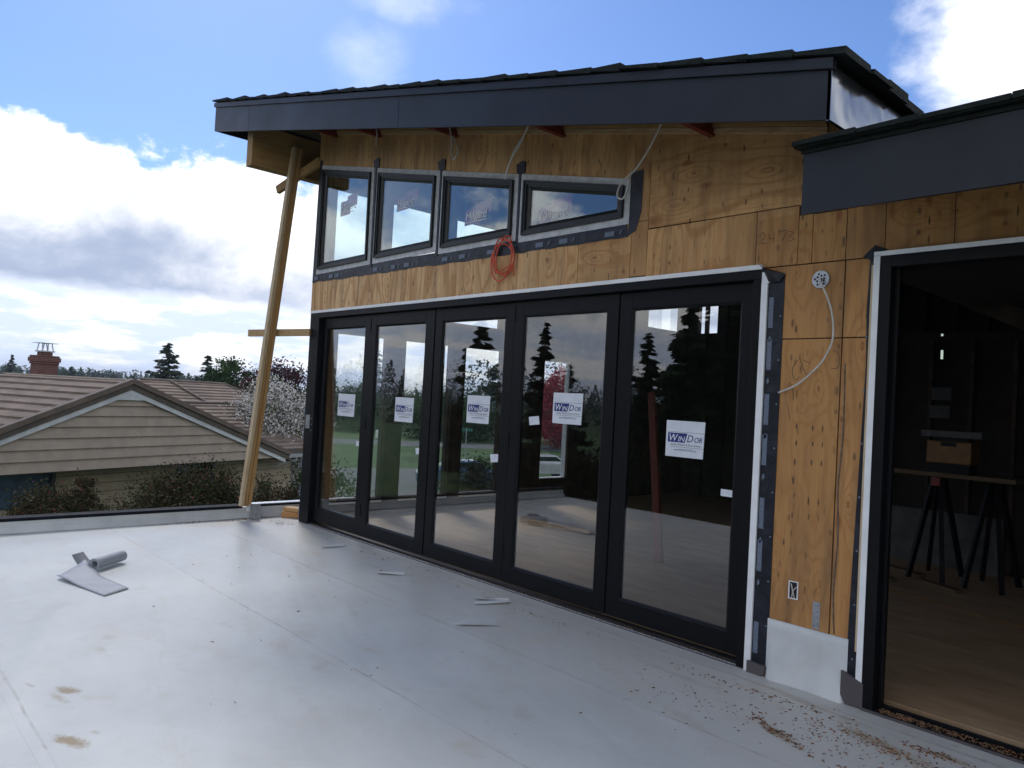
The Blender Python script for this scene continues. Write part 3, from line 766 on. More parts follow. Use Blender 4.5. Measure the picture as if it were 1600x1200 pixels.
def tapes():
    mb = MB(); rr = random.Random(5)
    # sill tape band, slightly wrinkled lower edge
    def band(x0, x1, zt0, zt1, zb0, zb1, n, y=-.004, mi=0):
        vs = []; fs = []
        for i in range(n+1):
            t = i/n; x = x0+(x1-x0)*t
            vs.append((x, y, zt0+(zt1-zt0)*t)); vs.append((x, y-.004*rr.random(), (zt0+zt1)/2*0+(zt0+(zt1-zt0)*t+zb0+(zb1-zb0)*t)/2)); vs.append((x+rr.uniform(-.01, .01), y, zb0+(zb1-zb0)*t+rr.uniform(-.008, .008)))
        for i in range(n):
            a = i*3; fs += [(a, a+1, a+4, a+3), (a+1, a+2, a+5, a+4)]
        o = len(vs); vs += [(v[0], .0, v[2]) for v in vs]; fs += [tuple(reversed([q+o for q in f])) for f in fs]
        mb.add(vs, fs, mi)
    band(-5.93, -1.14, 2.99, 2.94, 2.865, 2.825, 60)
    mb.prism([(-1.125, 2.925), (-1.14, 2.83), (-1.06, 2.87), (-1.02, 3.00), (-1.015, 3.31), (-1.13, 3.30)], -.0045, -.0005)
    mb.prism([(-5.955, 2.86), (-5.865, 2.86), (-5.865, 4.33), (-5.935, 4.35)], -.0045, -.0005)
    for x, z in ((-4.65, 4.01), (-3.47, 3.765), (-2.335, 3.52)):
        mb.prism([(x-.014, 2.93), (x+.014, 2.93), (x+.014, z+.02), (x-.014, z+.02)], -.0125, -.0005)
        mb.prism([(x-.04, z+.005), (x+.055, z-.005), (x+.06, z+.09), (x+.02, z+.105), (x-.055, z+.085)], -.012, -.0005)
    t = hb(mb, 'window_flashing_tape', M_TAPE)
    m2 = MB()
    for x in (-5.90, -5.55, -5.42, -4.60, -4.25, -4.02, -3.38, -3.12, -2.72, -2.10, -1.83, -1.35):
        m2 = MB(); w = rr.uniform(.07, .10); m2.prism([(x, 2.888-.008*(x+5.9)), (x+w, 2.888-.008*(x+5.9)), (x+w, 2.93-.009*(x+5.9)), (x, 2.93-.009*(x+5.9))], -.0092, -.0085)
        m2.build('printed_label', M_LABEL, t)
        m2 = MB(); bx = x+w+.05; bz = 2.90-.008*(x+5.9); m2.prism([(bx, bz-.01), (bx+.012, bz-.006), (bx+.03, bz+.03), (bx+.008, bz+.018)], -.0092, -.0085); m2.build('printed_mark', M_LABEL, t)
    # tape right of the folding doors
    mb = MB()
    mb.prism([(.012, .06), (.118, .045), (.118, 2.44), (.012, 2.44)], -.005, -.0005)
    mb.add([(-.04, -.01, 2.505), (.02, -.05, 2.47), (.125, -.012, 2.45), (.09, -.02, 2.40), (.015, -.012, 2.40), (-.055, -.045, 2.535)], [(0, 1, 2), (1, 3, 2), (1, 4, 3), (0, 4, 1), (5, 1, 0)])
    t2 = hb(mb, 'door_flashing_tape', M_TAPE)
    m2 = MB()
    for z in (.12, .62, .88, 1.27, 1.52, 1.86, 2.12):
        m2 = MB(); m2.prism([(.020, z), (.052, z), (.052, z+.19), (.020, z+.19)], -.0062, -.0055)
        for k in range(5): m2.prism([(.026+.0, z+.02+k*.033), (.046, z+.02+k*.033), (.046, z+.03+k*.033), (.026, z+.03+k*.033)], -.0068, -.0063, 1)
        m2.build('printed_label', [M_LABEL, M_GREYINK], t2)
        m2 = MB(); m2.prism([(.03, z-.09), (.045, z-.075), (.04, z-.05), (.028, z-.06)], -.0062, -.0055); m2.build('printed_mark', M_LABEL, t2)
    for z in np.arange(.3, 2.4, .27): m2 = MB(); m2.tube([(.102, -.009, z), (.102, -.0052, z)], .006, 8); m2.build('nail_cap', M_LABEL, t2)
    # tape left of the big opening
    mb = MB()
    mb.prism([(.590, .14), (.648, .14), (.648, 2.50), (.628, 2.53), (.618, 2.2), (.628, 1.9), (.612, 1.2), (.600, .7)], -.006, -.0005)
    mb.add([(.60, -.04, 2.50), (.66, -.03, 2.56), (.72, -.008, 2.535), (.65, -.01, 2.47)], [(0, 3, 2, 1)])
    t3 = hb(mb, 'opening_flashing_tape', M_TAPE)
    for z in np.arange(.25, 2.3, .3): m2 = MB(); m2.tube([(.624, -.0095, z), (.624, -.0062, z)], .006, 8); m2.build('nail_cap', M_LABEL, t3)
    # grey membrane upturn on the pier, patches at its foot
    mb = MB(); n = 20
    vs = []
    for j in range(9):
        for i in range(n+1):
            x = .112+(.60-.112)*i/n; z = .352*j/8
            y = -.010-.024*(1-j/8)**2.2-.013*(.5+.5*math.sin(i*.42-j*.55+.6*math.sin(j*.7)))**3*(1-j/9)-.006*(.5+.5*math.sin(i*.95+j*.5))**2*(1-j/9)
            if i in (0, n): y = -.009
            vs.append((x, y, z))
    fs = [(j*(n+1)+i, j*(n+1)+i+1, (j+1)*(n+1)+i+1, (j+1)*(n+1)+i) for j in range(8) for i in range(n)]
    o = len(vs); vs += [(v[0], -.0015, v[2]) for v in vs[:o]]; fs += [tuple(reversed([q+o for q in f])) for f in fs[:8*n]]
    for i in range(n): fs.append((8*(n+1)+i, 8*(n+1)+i+1, o+8*(n+1)+i+1, o+8*(n+1)+i))
    mb.add(vs, fs); hb(mb, 'membrane_upturn', M_MEMB, smooth=True)
    mb = MB(); mb.prism([(.0, -.0), (.09, -.0), (.118, .02), (.118, .065), (.0, .07)], -.036, -.012); hb(mb, 'grey_corner_patch', M_GREYTAPE); mb = MB()
    mb.prism([(.595, .02), (.61, .002), (.70, .002), (.70, .14), (.578, .18), (.578, .05)], -.036, -.012)
    hb(mb, 'grey_corner_patch', M_GREYTAPE)
tapes()

# ---- folding door
door = MB()
door.box(-5.935, -.03, -.01, .12, 2.43, 2.490)
door.box(-5.935, -5.72, -.01, .12, .0, 2.43)
door.box(-.088, -.03, -.01, .12, .0, 2.43)
dfr = hb(door, 'folding_door_frame', M_FRAME, bevel=.003)
tag(dfr, 'black outer frame of the folding doors')
mb = MB(); mb.box(-5.935, -.05, .002, .12, -.02, .012); mb.box(-5.935, -.05, .03, .045, .012, .022)
mb.build('bottom_track', M_TRACK, dfr)
mb = MB(); mb.box(-5.90, -.045, -.004, .002, .006, .013); mb.build('bright_sill_edge', M_CHROME, dfr)
mb = MB(); mb.box(-5.93, .03, -.011, -.001, -.02, .005); mb.build('sill_flashing', M_GREYTAPE, dfr)
mb = MB(); mb.box(-5.93, -.0305, -.018, -.002, 2.4905, 2.520); mb.box(-.0295, .012, -.018, -.002, .0, 2.40); mb.box(-.0295, .022, -.016, -.002, 2.401, 2.47)
mb.build('white_fin', M_WHITE, dfr)
SE = [-5.715, -4.665, -3.505, -2.366, -1.215, -.092]
GL = [(-5.70, -4.78), (-4.552, -3.654), (-3.392, -2.490), (-2.250, -1.332), (-1.100, -.199)]
STK = [(-5.302, -4.936, 1.553, 1.303), (-4.145, -3.806, 1.553, 1.305), (-2.984, -2.654, 1.61, 1.361), (-1.88, -1.546, 1.666, 1.42), (-.766, -.441, 1.507, 1.258)]
SML = [[(-4.86, .99, .15, .055, 0)], [(-3.72, 1.0, .14, .06, .25)], [(-2.60, 1.03, .15, .07, .2)], [(-2.13, 1.385, .12, .07, .2)], [(-.30, 1.035, .13, .045, 0)]]
names = ['folding door panel next to the wall corner', 'folding door panel second from the wall corner', 'middle folding door panel', 'folding door panel between the middle panel and the pier panel', 'folding door panel beside the plywood pier']
for i in range(5):
    a, b = SE[i]+.004, SE[i+1]-.004; g0, g1 = GL[i]; dy = .0 if i % 2 else .006
    z0, z1, zg0, zg1 = .045, 2.425, .175, 2.305
    if i == 0: g0 = -5.655; zg0 = .2
    mb = MB(); yf = .045+dy; yb = .095+dy
    mb.box(a, g0, yf, yb, z0, z1); mb.box(g1, b, yf, yb, z0, z1); mb.box(g0, g1, yf, yb, z0, zg0); mb.box(g0, g1, yf, yb, zg1, z1)
    pn = hb(mb, 'folding_door_panel', M_FRAME, bevel=.003); tag(pn, names[i])
    mb = MB(); t = .014
    ring(mb, [(g0+.0005, zg0+.0005), (g1-.0005, zg0+.0005), (g1-.0005, zg1-.0005), (g0+.0005, zg1-.0005)], [(g0+t, zg0+t), (g1-t, zg0+t), (g1-t, zg1-t), (g0+t, zg1-t)], yf+.004, yb-.01, 0, yf+.012)
    mb.build('glazing_bead', M_FRAME, pn)
    mb = MB(); mb.box(g0+.01, g1-.01, yf+.018, yf+.024, zg0+.01, zg1-.01); mb.build('glass_pane', M_GLASS, pn)
    # paper with the door maker's mark
    x0, x1, zt, zb = STK[i]; yy = yf+.0165; w = x1-x0; h = zt-zb; cx = x0
    x0 += .012*(i != 0); dx = .035*x0*0
    mb = MB(); mb.prism([(x0, zb), (x1-.008, zb), (x1, zt), (x0, zt)], yy, yy+.001)
    st = mb.build('paper_sticker', M_PAPER, pn)
    mb = MB(); H = h*.19
    mb.prism([(x0+w*.05, zb+h*.40), (x0+w*.48, zb+h*.40), (x0+w*.54, zb+h*.66), (x0+w*.05, zb+h*.66)], yy-.0009, yy-.0003)
    for tx, sz, xx, zz, mi in (('W', 1.5, .06, .43, 1), ('IN', 1.1, .30, .43, 1), ('D', 1.5, .525, .43, 0), ('OR', 1.1, .705, .43, 0)):
        vs, fs, tw = text_mesh(tx, H*sz, .22, .0006)
        fit = {'W': .25, 'IN': .185, 'D': .165, 'OR': .20}[tx]*w/tw
        mb.add([(x0+w*xx+v.x*fit, yy-.0016-v.z, zb+h*zz+v.y) for v in vs], fs, mi)
    for zz, xa, xb in ((.68, .05, .95), (.27, .12, .95)): mb.box(x0+w*xa, x0+w*xb, yy-.0009, yy-.0003, zb+h*zz, zb+h*zz+.0025, 2)
    for tx, zz, xx, sc in (('Quality Window & Door Systems', .315, .12, .76), ('www.WINDORSYSTEMS.com', .17, .22, .55)):
        vs, fs, tw = text_mesh(tx, h*.085, 0, .0002); k = w*sc/tw
        mb.add([(x0+w*xx+v.x*k, yy-.0009-v.z, zb+h*zz+v.y) for v in vs], fs, 2)
    mb.build('printed_mark', [M_BLUE, M_INKW, M_GREYINK], st)
    for (sx, sz, sw, sh_, rot) in SML[i]:
        c, s = math.cos(rot), math.sin(rot); pts = [(sx+u*c-v*s, sz+u*s*.6+v*c) for u, v in ((0, 0), (sw, 0), (sw, sh_), (0, sh_))]
        mb = MB(); mb.prism(pts, yy, yy+.001); mb.build('small_label', M_PAPER, pn)
    if i in (0, 2): 
        mb = MB(); zt_ = 1.2
        for zz in (.25, 1.18, 2.25): mb = MB(); mb.box(b-.006, b+.014, yf-.012, yf+.02, zz, zz+.13); mb.build('hinge', M_FRAME, pn)
mb = MB(); mb.box(-5.90, -5.80, -.014, -.0105, 1.12, 1.28); mb.build('strike_plate', M_STEEL, dfr)
for q in range(3):
    mb = MB(); mb.tube([(-5.76, -.013, 1.10+.07*q), (-5.76, -.0102, 1.10+.07*q)], .008, 8); mb.build('screw_head', M_STEEL, dfr)
for z in (.05, .3, .62, .98, 1.25): mb = MB(); mb.box(-5.955, -5.936, -.008, .02, z, z+.13); mb.build('tape_print', M_LABEL, dfr)

# ---- the open frame on the right
mb = MB()
mb.box(.690, .752, -.03, .13, .0, 2.495); mb.box(.752, 2.6, -.03, .13, 2.43, 2.495); mb.box(.752, 2.6, -.03, .13, -.02, .012)
mb.box(.752, .775, .03, .06, .012, 2.43); mb.box(.775, 2.6, .055, .07, .012, .035); mb.box(2.54, 2.6, -.03, .13, .012, 2.43)
of = hb(mb, 'opening_frame', M_FRAME, bevel=.003); tag(of, 'black sliding door frame round the open dark doorway')
mb = MB(); mb.box(.655, .6895, -.028, -.008, .02, 2.50); mb.box(.655, 2.6, -.028, -.008, 2.4965, 2.522); mb.build('white_fin', M_WHITE, of)
mb = MB(); mb.box(.642, .6545, -.022, -.008, .3, 2.45); mb.build('wood_shim', LUM_Z, of)
mb = MB(); mb.box(.70, 2.6, -.045, -.0305, -.02, .014); mb.build('sill_flashing', M_GREYTAPE, of)

# ---- electrical bits on the pier
mb = MB(); c = (.348, 2.395)
mb.tube([(c[0], -.016, c[1]), (c[0], -.001, c[1])], .052, 28)
jb = hb(mb, 'light_fitting_box', M_STEEL); tag(jb, 'round galvanised ceiling box on the plywood pier')
mb = MB()
for k in range(11):
    t = k*.571+.2; rr_ = .034 if k % 2 else .022
    mb = MB(); mb.tube([(c[0]+math.cos(t)*rr_, -.0175, c[1]+math.sin(t)*rr_), (c[0]+math.cos(t)*rr_, -.0162, c[1]+math.sin(t)*rr_)], .0065, 8); mb.build('knockout_hole', M_BLACK, jb)
mb = MB(); z0, z1, x0, x1 = .500, .605, .234, .292
mb.box(x0, x0+.005, -.008, -.0005, z0, z1); mb.box(x1-.005, x1, -.008, -.0005, z0, z1); mb.box(x0+.005, x1-.005, -.008, -.0005, z0, z0+.005); mb.box(x0+.005, x1-.005, -.008, -.0005, z1-.005, z1)
mb.box(x0+.005, x1-.005, -.0012, -.0004, z0+.005, z1-.005, 1)
ob = hb(mb, 'outlet_box', [M_WHITE, M_BLACK])
mb = MB(); mb.tube(smooth_path([(.255, -.004, .51), (.262, -.012, .55), (.250, -.010, .59)]), .003, 6); mb.tube(smooth_path([(.27, -.004, .51), (.268, -.014, .55), (.285, -.010, .575)]), .003, 6); mb.build('wire_stub', M_CABLE, ob)
mb = MB(); mb.box(.385, .428, -.0035, -.0005, .36, .515); sp_ = hb(mb, 'steel_strap', M_STEEL)
mb = MB()
for k in range(8): mb = MB(); mb.tube([(.395+(k % 2)*.022, -.0045, .375+k*.017), (.395+(k % 2)*.022, -.0036, .375+k*.017)], .003, 6); mb.build('nail_hole', M_BLACK, sp_)
pass
# pencil marks on the sheathing
mb = MB()
def scr(pts, r=.0016):
    mb.tube(smooth_path([(x, -.0008, z) for x, z in pts], 5), r, 4)
scr([(-.075, 2.70), (-.05, 2.725), (-.03, 2.70), (-.06, 2.66), (-.02, 2.655)]); scr([(0, 2.71), (.0, 2.68), (.035, 2.68)]); scr([(.03, 2.715), (.028, 2.655)])
scr([(.07, 2.715), (.11, 2.715), (.085, 2.655)]); scr([(.13, 2.71), (.16, 2.70), (.135, 2.68), (.165, 2.66), (.13, 2.65)])
scr([(.22, 1.92), (.19, 1.86), (.21, 1.80), (.24, 1.82)]); scr([(.235, 1.93), (.26, 1.87), (.29, 1.82)]); scr([(.26, 1.92), (.30, 1.90)])
scr([(.16, 1.72), (.175, 1.78), (.20, 1.74), (.205, 1.68)]); scr([(.165, 1.66), (.19, 1.56)]); scr([(.43, 1.98), (.47, 1.95), (.47, 1.88), (.43, 1.87)])
hb(mb, 'pencil_marks', M_PENCIL)
mb = MB(); mb.tube(smooth_path([(.515, -.001, .36), (.50, -.001, .6), (.512, -.001, .9), (.500, -.001, 1.2), (.515, -.001, 1.5), (.508, -.001, 1.9)]), .0045, 5)
hb(mb, 'glue_line', simple('old_glue_line', (.16, .12, .09), .7, .3, 30))

# ================================================================== THINGS ON AND NEAR THE HOUSE
def cable(name, pts, r, mat, label, cat='cable', group=None):
    mb = MB(); mb.tube(smooth_path(pts, 8), r, 8); o = mb.build(name, mat, smooth=True); tag(o, label, cat, group); return o
cable('wall_cable', [(.35, -.02, 2.40), (.375, -.06, 2.36), (.415, -.06, 2.28), (.447, -.055, 2.17), (.453, -.05, 2.04), (.42, -.05, 1.95), (.37, -.045, 1.88), (.25, -.04, 1.775), (.125, -.03, 1.72)], .006, M_CABLE,
      'white cable curving down from the round steel box on the plywood pier')
cable('eave_cable', [(-.74, -.15, 3.60), (-.80, -.14, 3.50), (-.90, -.12, 3.38), (-1.03, -.08, 3.29), (-1.16, -.07, 3.22), (-1.195, -.07, 3.13), (-1.14, -.07, 3.10), (-1.10, -.07, 3.17), (-1.08, -.06, 3.30)], .007, M_CABLE,
      'white cable hanging in a loop over the lowest clerestory window', group='cables hanging from the eave')
cable('eave_cable', [(-2.10, -.15, 3.86), (-2.16, -.14, 3.79), (-2.30, -.12, 3.68), (-2.42, -.08, 3.57), (-2.50, -.04, 3.50)], .007, M_CABLE, 'white double cable hanging beside the orange cord, third along the eave', group='cables hanging from the eave')
cable('eave_cable', [(-2.12, -.15, 3.85), (-2.22, -.13, 3.72), (-2.36, -.11, 3.60), (-2.49, -.04, 3.49)], .006, M_CABLE, 'thinner strand of the double cable over the third clerestory window', group='cables hanging from the eave')
cable('eave_cable', [(-3.12, -.2, 4.05), (-3.08, -.2, 3.92), (-3.07, -.2, 3.80), (-3.03, -.2, 3.73), (-2.98, -.2, 3.78), (-3.0, -.2, 3.86), (-3.07, -.2, 3.95)], .007, M_CABLE, 'white cable with a short loop over the second clerestory window', group='cables hanging from the eave')
cable('eave_cable', [(-4.4, -.2, 4.35), (-4.36, -.2, 4.26), (-4.37, -.2, 4.16), (-4.33, -.2, 4.12)], .007, M_CABLE, 'short white cable tail under the eave near the wall corner', group='cables hanging from the eave')
# orange cord coil
pts = []
for k in range(0, 75):
    t = k/75*2*PI*3.6; lp = t/(2*PI); q_ = .5+.5*math.sin(lp*2.3+.4)
    ra, rb = .150-.045*q_, .178-.030*abs(math.sin(lp*1.7)); cx_, cz_ = -2.475+.030*math.sin(lp*2.9), 2.800+.028*math.cos(lp*2.1)
    pts.append((cx_+ra*math.cos(t+.6)+.02*math.sin(t*1.5), -.03-.010*lp/3, cz_+rb*math.sin(t+.6)))
pts += [(-2.34, -.035, 2.74), (-2.315, -.035, 2.64)]
mb = MB(); mb.tube([Vector(p) for p in pts], .0062, 8)
tag(mb.build('cord_coil', M_ORANGE, smooth=True), 'red orange cord coiled and hung under the third clerestory window', 'cord')

# parapet at the deck edge
pr = empty('deck_parapet', (-6.43, -2, 0)); tag(pr, 'low grey membrane curb with dark metal cap along the deck edge', 'curb')
mb = MB(); mb.box(-.14, -.0, -2.95, 3.1, -.3, .128)
mb.add([(0, -2.95, .06), (0, 2.3, .06), (.05, 2.3, .0035), (.05, -2.95, .0035), (0, -2.95, 0), (0, 2.3, 0)], [(0, 3, 2, 1), (0, 4, 3), (1, 2, 5), (3, 4, 5, 2)])
mb.build('curb', M_MEMB, pr)
mb = MB(); mb.box(-.155, .012, -2.95, 1.50, .1285, .150); mb.box(.0005, .012, -2.95, 1.50, .118, .1285); mb.box(-.155, .012, 1.62, 3.1, .1285, .150)
mb.build('metal_cap', M_CAP, pr)
mb = MB(); mb.box(-.157, -.03, 1.63, 3.1, .1505, .155); mb.build('cap_highlight_strip', M_STEEL, pr)

# brace post leaning from the curb to the beam
pb = Vector((-6.36, -.50, .155)); pt = Vector((-6.335, -.12, 4.545))
bp = empty('brace_post', pb); tag(bp, 'leaning fir post of nailed planks propping the left roof overhang', 'post')
for k, (oy, ox) in enumerate(((-.044, .004), (.0, -.006), (.044, .006))):
    mb = MB(); mb.bar(Vector((ox-.0, oy, 0)), pt-pb+Vector((ox, oy*.9, 0)), .036, .076, up=(1, 0, 0)); mb.build('plank', (LUM_Z, LUM_Z2, LUM_Z2)[k], bp)
mb = MB(); mb.bar((-.02, .07, -.02), (.03, .09, -.02), .10, .09); mb.build('end_wrap', M_MEMB, bp)
mb = MB(); mb.box(.03, .09, .06, .16, -.155, .03); mb.build('base_bracket', M_STEEL, bp)
def board(name, p, q, w, h, mat, label):
    mb = MB(); mb.bar(p, q, w, h, up=(0, 0, 1)); o = mb.build(name, mat, bevel=.003); tag(o, label, 'board'); return o
board('tie_board', (-6.80, -.385, 2.243), (-5.90, -.02, 2.262), .038, .085, LUM_X, 'level fir board tying the leaning post to the door corner')
board('brace_board', (-6.72, -.16, 4.08), (-5.985, .03, 4.36), .05, .10, LUM_Y, 'short slanted board under the overhang running from the post to the wall')
# blocks by the door corner
mb = MB(); mb.bar((-6.33, -.02, .035), (-6.05, .30, .035), .14, .068); tag(mb.build('wood_block', lumber('offcut_a', (.52, .27, .10), 'x'), bevel=.004), 'lower orange toned timber offcut on the deck by the door corner', 'wood block', 'timber offcuts by the door corner')
mb = MB(); mb.bar((-6.36, .03, .095), (-6.02, .24, .095), .12, .045); tag(mb.build('wood_block', lumber('offcut_b', (.58, .36, .16), 'x'), bevel=.004), 'pale upper timber offcut stacked on the block by the door corner', 'wood block', 'timber offcuts by the door corner')

# roll of membrane
def membrane_roll():
    rt = empty('membrane_roll', (-4.5, -2.5, 0)); tag(rt, 'small roll of grey membrane, partly unrolled on the deck', 'membrane roll')
    ax0 = Vector((-4.45, -2.575, .058)); ax1 = Vector((-4.68, -2.30, .058)); O = Vector((-4.5, -2.5, 0))
    d = (ax1-ax0).normalized(); s = Vector((-d.y, d.x, 0)); u = Vector((0, 0, 1))
    def sheet(prof, a, b, name, mat, th=.004):
        mb = MB(); n = len(prof); vs = []
        for off in (0, th):
            for c in (a, b):
                for i, (p, q) in enumerate(prof):
                    t0 = Vector((prof[min(i+1, n-1)][0]-prof[max(i-1, 0)][0], prof[min(i+1, n-1)][1]-prof[max(i-1, 0)][1])).normalized()
                    nx, nz = -t0.y*off, t0.x*off
                    vs.append(c-O+s*(p+nx)+u*(q+nz))
        fs = []
        for i in range(n-1):
            fs += [(i, i+1, n+i+1, n+i), (2*n+i, 3*n+i, 3*n+i+1, 2*n+i+1), (i, 2*n+i, 2*n+i+1, i+1), (n+i, n+i+1, 3*n+i+1, 3*n+i)]
        fs += [(0, n, 3*n, 2*n), (n-1, 3*n-1, 4*n-1, 2*n-1)]
        mb.add(vs, fs); return mb.build(name, mat, rt, smooth=False)
    prof = []
    for k in range(110):
        t = k/109*2*PI*4.3; r = .026+.0055*t/(2*PI)+.003
        prof.append((r*math.cos(t-1.2), r*math.sin(t-1.2)*.93))
    sheet(prof, ax0, ax1, 'rolled_sheet', M_ROLL)
    # curled end next to the roll
    pr2 = [(.00+.028*k, -.060+.045*(k/6)**2) for k in range(0, 7)]
    pr2 = [(p+.04, q) for p, q in pr2]
    # loose flap lying on the deck
    mb = MB(); n = 14; m_ = 8
    c00, c10, c11, c01 = Vector((-4.31, -2.87, 0)), Vector((-3.60, -2.71, 0)), Vector((-3.73, -2.51, 0)), Vector((-4.55, -2.62, 0))
    vs = []
    for j in range(m_+1):
        for i in range(n+1):
            a, b = i/n, j/m_; p = (c00*(1-a)+c10*a)*(1-b)+(c01*(1-a)+c11*a)*b
            z = .0095+.07*max(0, 1-a*2.6)**2*(b**1.3)+.018*max(0, 1-a*1.4)*(1-b)**2+.004*math.sin(a*9)*(1-a)+.012*math.exp(-((a-.25)/.1)**2)*b
            vs.append(p-O+Vector((0, 0, z)))
    fs = [(j*(n+1)+i, j*(n+1)+i+1, (j+1)*(n+1)+i+1, (j+1)*(n+1)+i) for j in range(m_) for i in range(n)]
    N = len(vs); vs += [v-Vector((0, 0, .003)) for v in vs]; fs += [tuple(reversed([q+N for q in f])) for f in fs[:n*m_]]
    for i in range(n): fs.append((i, N+i, N+i+1, i+1)); fs.append((m_*(n+1)+i+1, N+m_*(n+1)+i+1, N+m_*(n+1)+i, m_*(n+1)+i))
    for j in range(m_): fs.append(((j+1)*(n+1), N+(j+1)*(n+1), N+j*(n+1), j*(n+1))); fs.append((j*(n+1)+n, N+j*(n+1)+n, N+(j+1)*(n+1)+n, (j+1)*(n+1)+n))
    mb.add(vs, fs); mb.build('flat_flap', M_ROLL, rt, smooth=True)
    # curl standing off the roll's side
    vs = []; mb = MB(); n = 9
    a0 = Vector((-4.52, -2.64, 0)); e = Vector((-.10, -.005, 0))
    for k in range(n+1):
        t = k/n; z = .008+.085*t**1.5; o_ = Vector((-.20*t, -.04*t, 0))
        for w in (0, 1): vs.append(a0+o_+d*(.20*w)*(1-.3*t)-O+Vector((0, 0, z-.05*math.sin(t*PI)*w*.3)))
    fs = [(2*k, 2*k+1, 2*k+3, 2*k+2) for k in range(n)]
    N = len(vs); vs += [v-Vector((.004, 0, .004)) for v in vs]; fs += [tuple(reversed([q+N for q in f])) for f in fs]
    fs += [(2*k+2, N+2*k+2, N+2*k, 2*k) for k in range(n)]
    mb.add(vs, fs); mb.build('curled_end', [M_ROLLB], rt, smooth=True)
membrane_roll()
# thin offcuts lying on the deck
def scrap(pts, label, curl=.02, g='thin membrane offcuts on the deck'):
    c = sum((Vector(p) for p in pts), Vector((0, 0)))/len(pts); pts = [tuple(c+(Vector(p)-c)*.78) for p in pts]; mb = MB(); n = len(pts)
    rr = random.Random(len(label)); vs = [(p[0], p[1], .0045+rr.random()*curl) for p in pts]
    vs += [(x, y, z-.0025) for x, y, z in vs]
    mb.add(vs, [tuple(range(n)), tuple(reversed(range(n, 2*n)))]+[(i, i+n, (i+1) % n+n, (i+1) % n) for i in range(n)])
    tag(mb.build('membrane_scrap', M_MEMB), label, 'offcut', g)
scrap([(-3.24, -.68), (-3.04, -.44), (-3.10, -.40), (-3.28, -.60)], 'thin grey offcut on the deck in front of the second door panel')
scrap([(-2.15, -.47), (-1.90, -.22), (-1.95, -.19), (-2.10, -.30), (-2.2, -.42)], 'thin bent offcut on the deck in front of the middle door panel')
scrap([(-2.04, -.56), (-1.88, -.23), (-1.92, -.22), (-2.10, -.52)], 'long dark edged offcut closest to the sill of the fourth door panel')
scrap([(-1.70, -1.06), (-1.48, -.70), (-1.62, -.62), (-1.78, -.78)], 'wedge shaped offcut on the second deck seam, largest of the thin ones')
scrap([(-4.42, -.58), (-4.38, -.24), (-4.44, -.24), (-4.47, -.5)], 'small thin offcut on the deck in front of the first door panel')

# wood chips and sawdust: nobody could count them
def chips():
    rr = random.Random(11); mb = MB()
    def chip(x, y, z, L, w, mi):
        a = rr.uniform(0, PI); t = rr.uniform(-.4, .4); c, s = math.cos(a), math.sin(a)
        h = rr.uniform(.001, .004)
        p = [(-L, -w), (L, -w*rr.random()), (L*rr.uniform(.6, 1), w), (-L*rr.uniform(.5, 1), w*rr.random())]
        q = [(x+u*c-v*s, y+u*s+v*c, z+h+abs(u)*t*.3+.001) for u, v in p]
        q += [(a_, b_, z+.0004) for a_, b_, c_ in q]
        mb.add(q, [(0, 1, 2, 3), (0, 4, 5, 1), (1, 5, 6, 2), (2, 6, 7, 3), (3, 7, 4, 0)], mi)
    cl = [(.58, -.72, .22, .035, -.35, 170, 0), (.95, -.42, .30, .06, -.2, 230, 0), (1.15, -.30, .16, .04, 0, 130, 0), (.50, -.28, .30, .03, 0, 70, 0), (.75, -.55, .5, .22, -.2, 260, 0),
          (.05, -.33, .4, .05, 0, 60, 0), (.1, -.75, .5, .25, 0, 90, 0), (1.3, -.55, .3, .2, 0, 160, 0), (.42, -.62, .05, .02, -.5, 40, 0), (-6.33, -1.1, .05, .6, 0, 120, 0), (-6.28, -.45, .06, .25, 0, 120, 0),
          (-5.9, -.25, .2, .1, 0, 60, 1), (-1.6, -.32, .8, .05, 0, 70, 1), (-3.6, -.22, 1.6, .05, 0, 70, 1), (-3, -1.5, 3.0, 1.2, 0, 60, 0), (-1, -2.4, 2, 1.0, 0, 25, 0)]
    for cx, cy, rx, ry, rot, n, mi in cl:
        for _ in range(int(n*.7)):
            u, v = rr.gauss(0, .5)*rx, rr.gauss(0, .6)*ry; x, y = cx+u*math.cos(rot)-v*math.sin(rot), cy+u*math.sin(rot)+v*math.cos(rot)
            if y > -.06 or x < -6.38: continue
            s = rr.uniform(.2, 1.0)+max(0, rr.gauss(0, .35)); chip(x, y, .002, .0075*s, .0026*s, 0 if rr.random() < .7 and mi == 0 else 1)
    for _ in range(500): chip(rr.uniform(-5.8, -.1), rr.uniform(.005, .04), .0125, .004*rr.uniform(.4, 1.5), .002, rr.choice((0, 1)))
    for _ in range(520):
        x = .78+abs(rr.gauss(0, .35)); x = x if rr.random() < .5 else rr.uniform(.76, 2.4)
        chip(x, rr.uniform(-.02, .052), .0125, .006*rr.uniform(.3, 1.6), .0025, rr.choice((0, 1)))
    tag(mb.build('wood_chips', [M_SAWD, M_SAWD2]), 'reddish wood chips and sawdust strewn over the deck and door sills', 'wood chips', None, 'stuff')
chips()

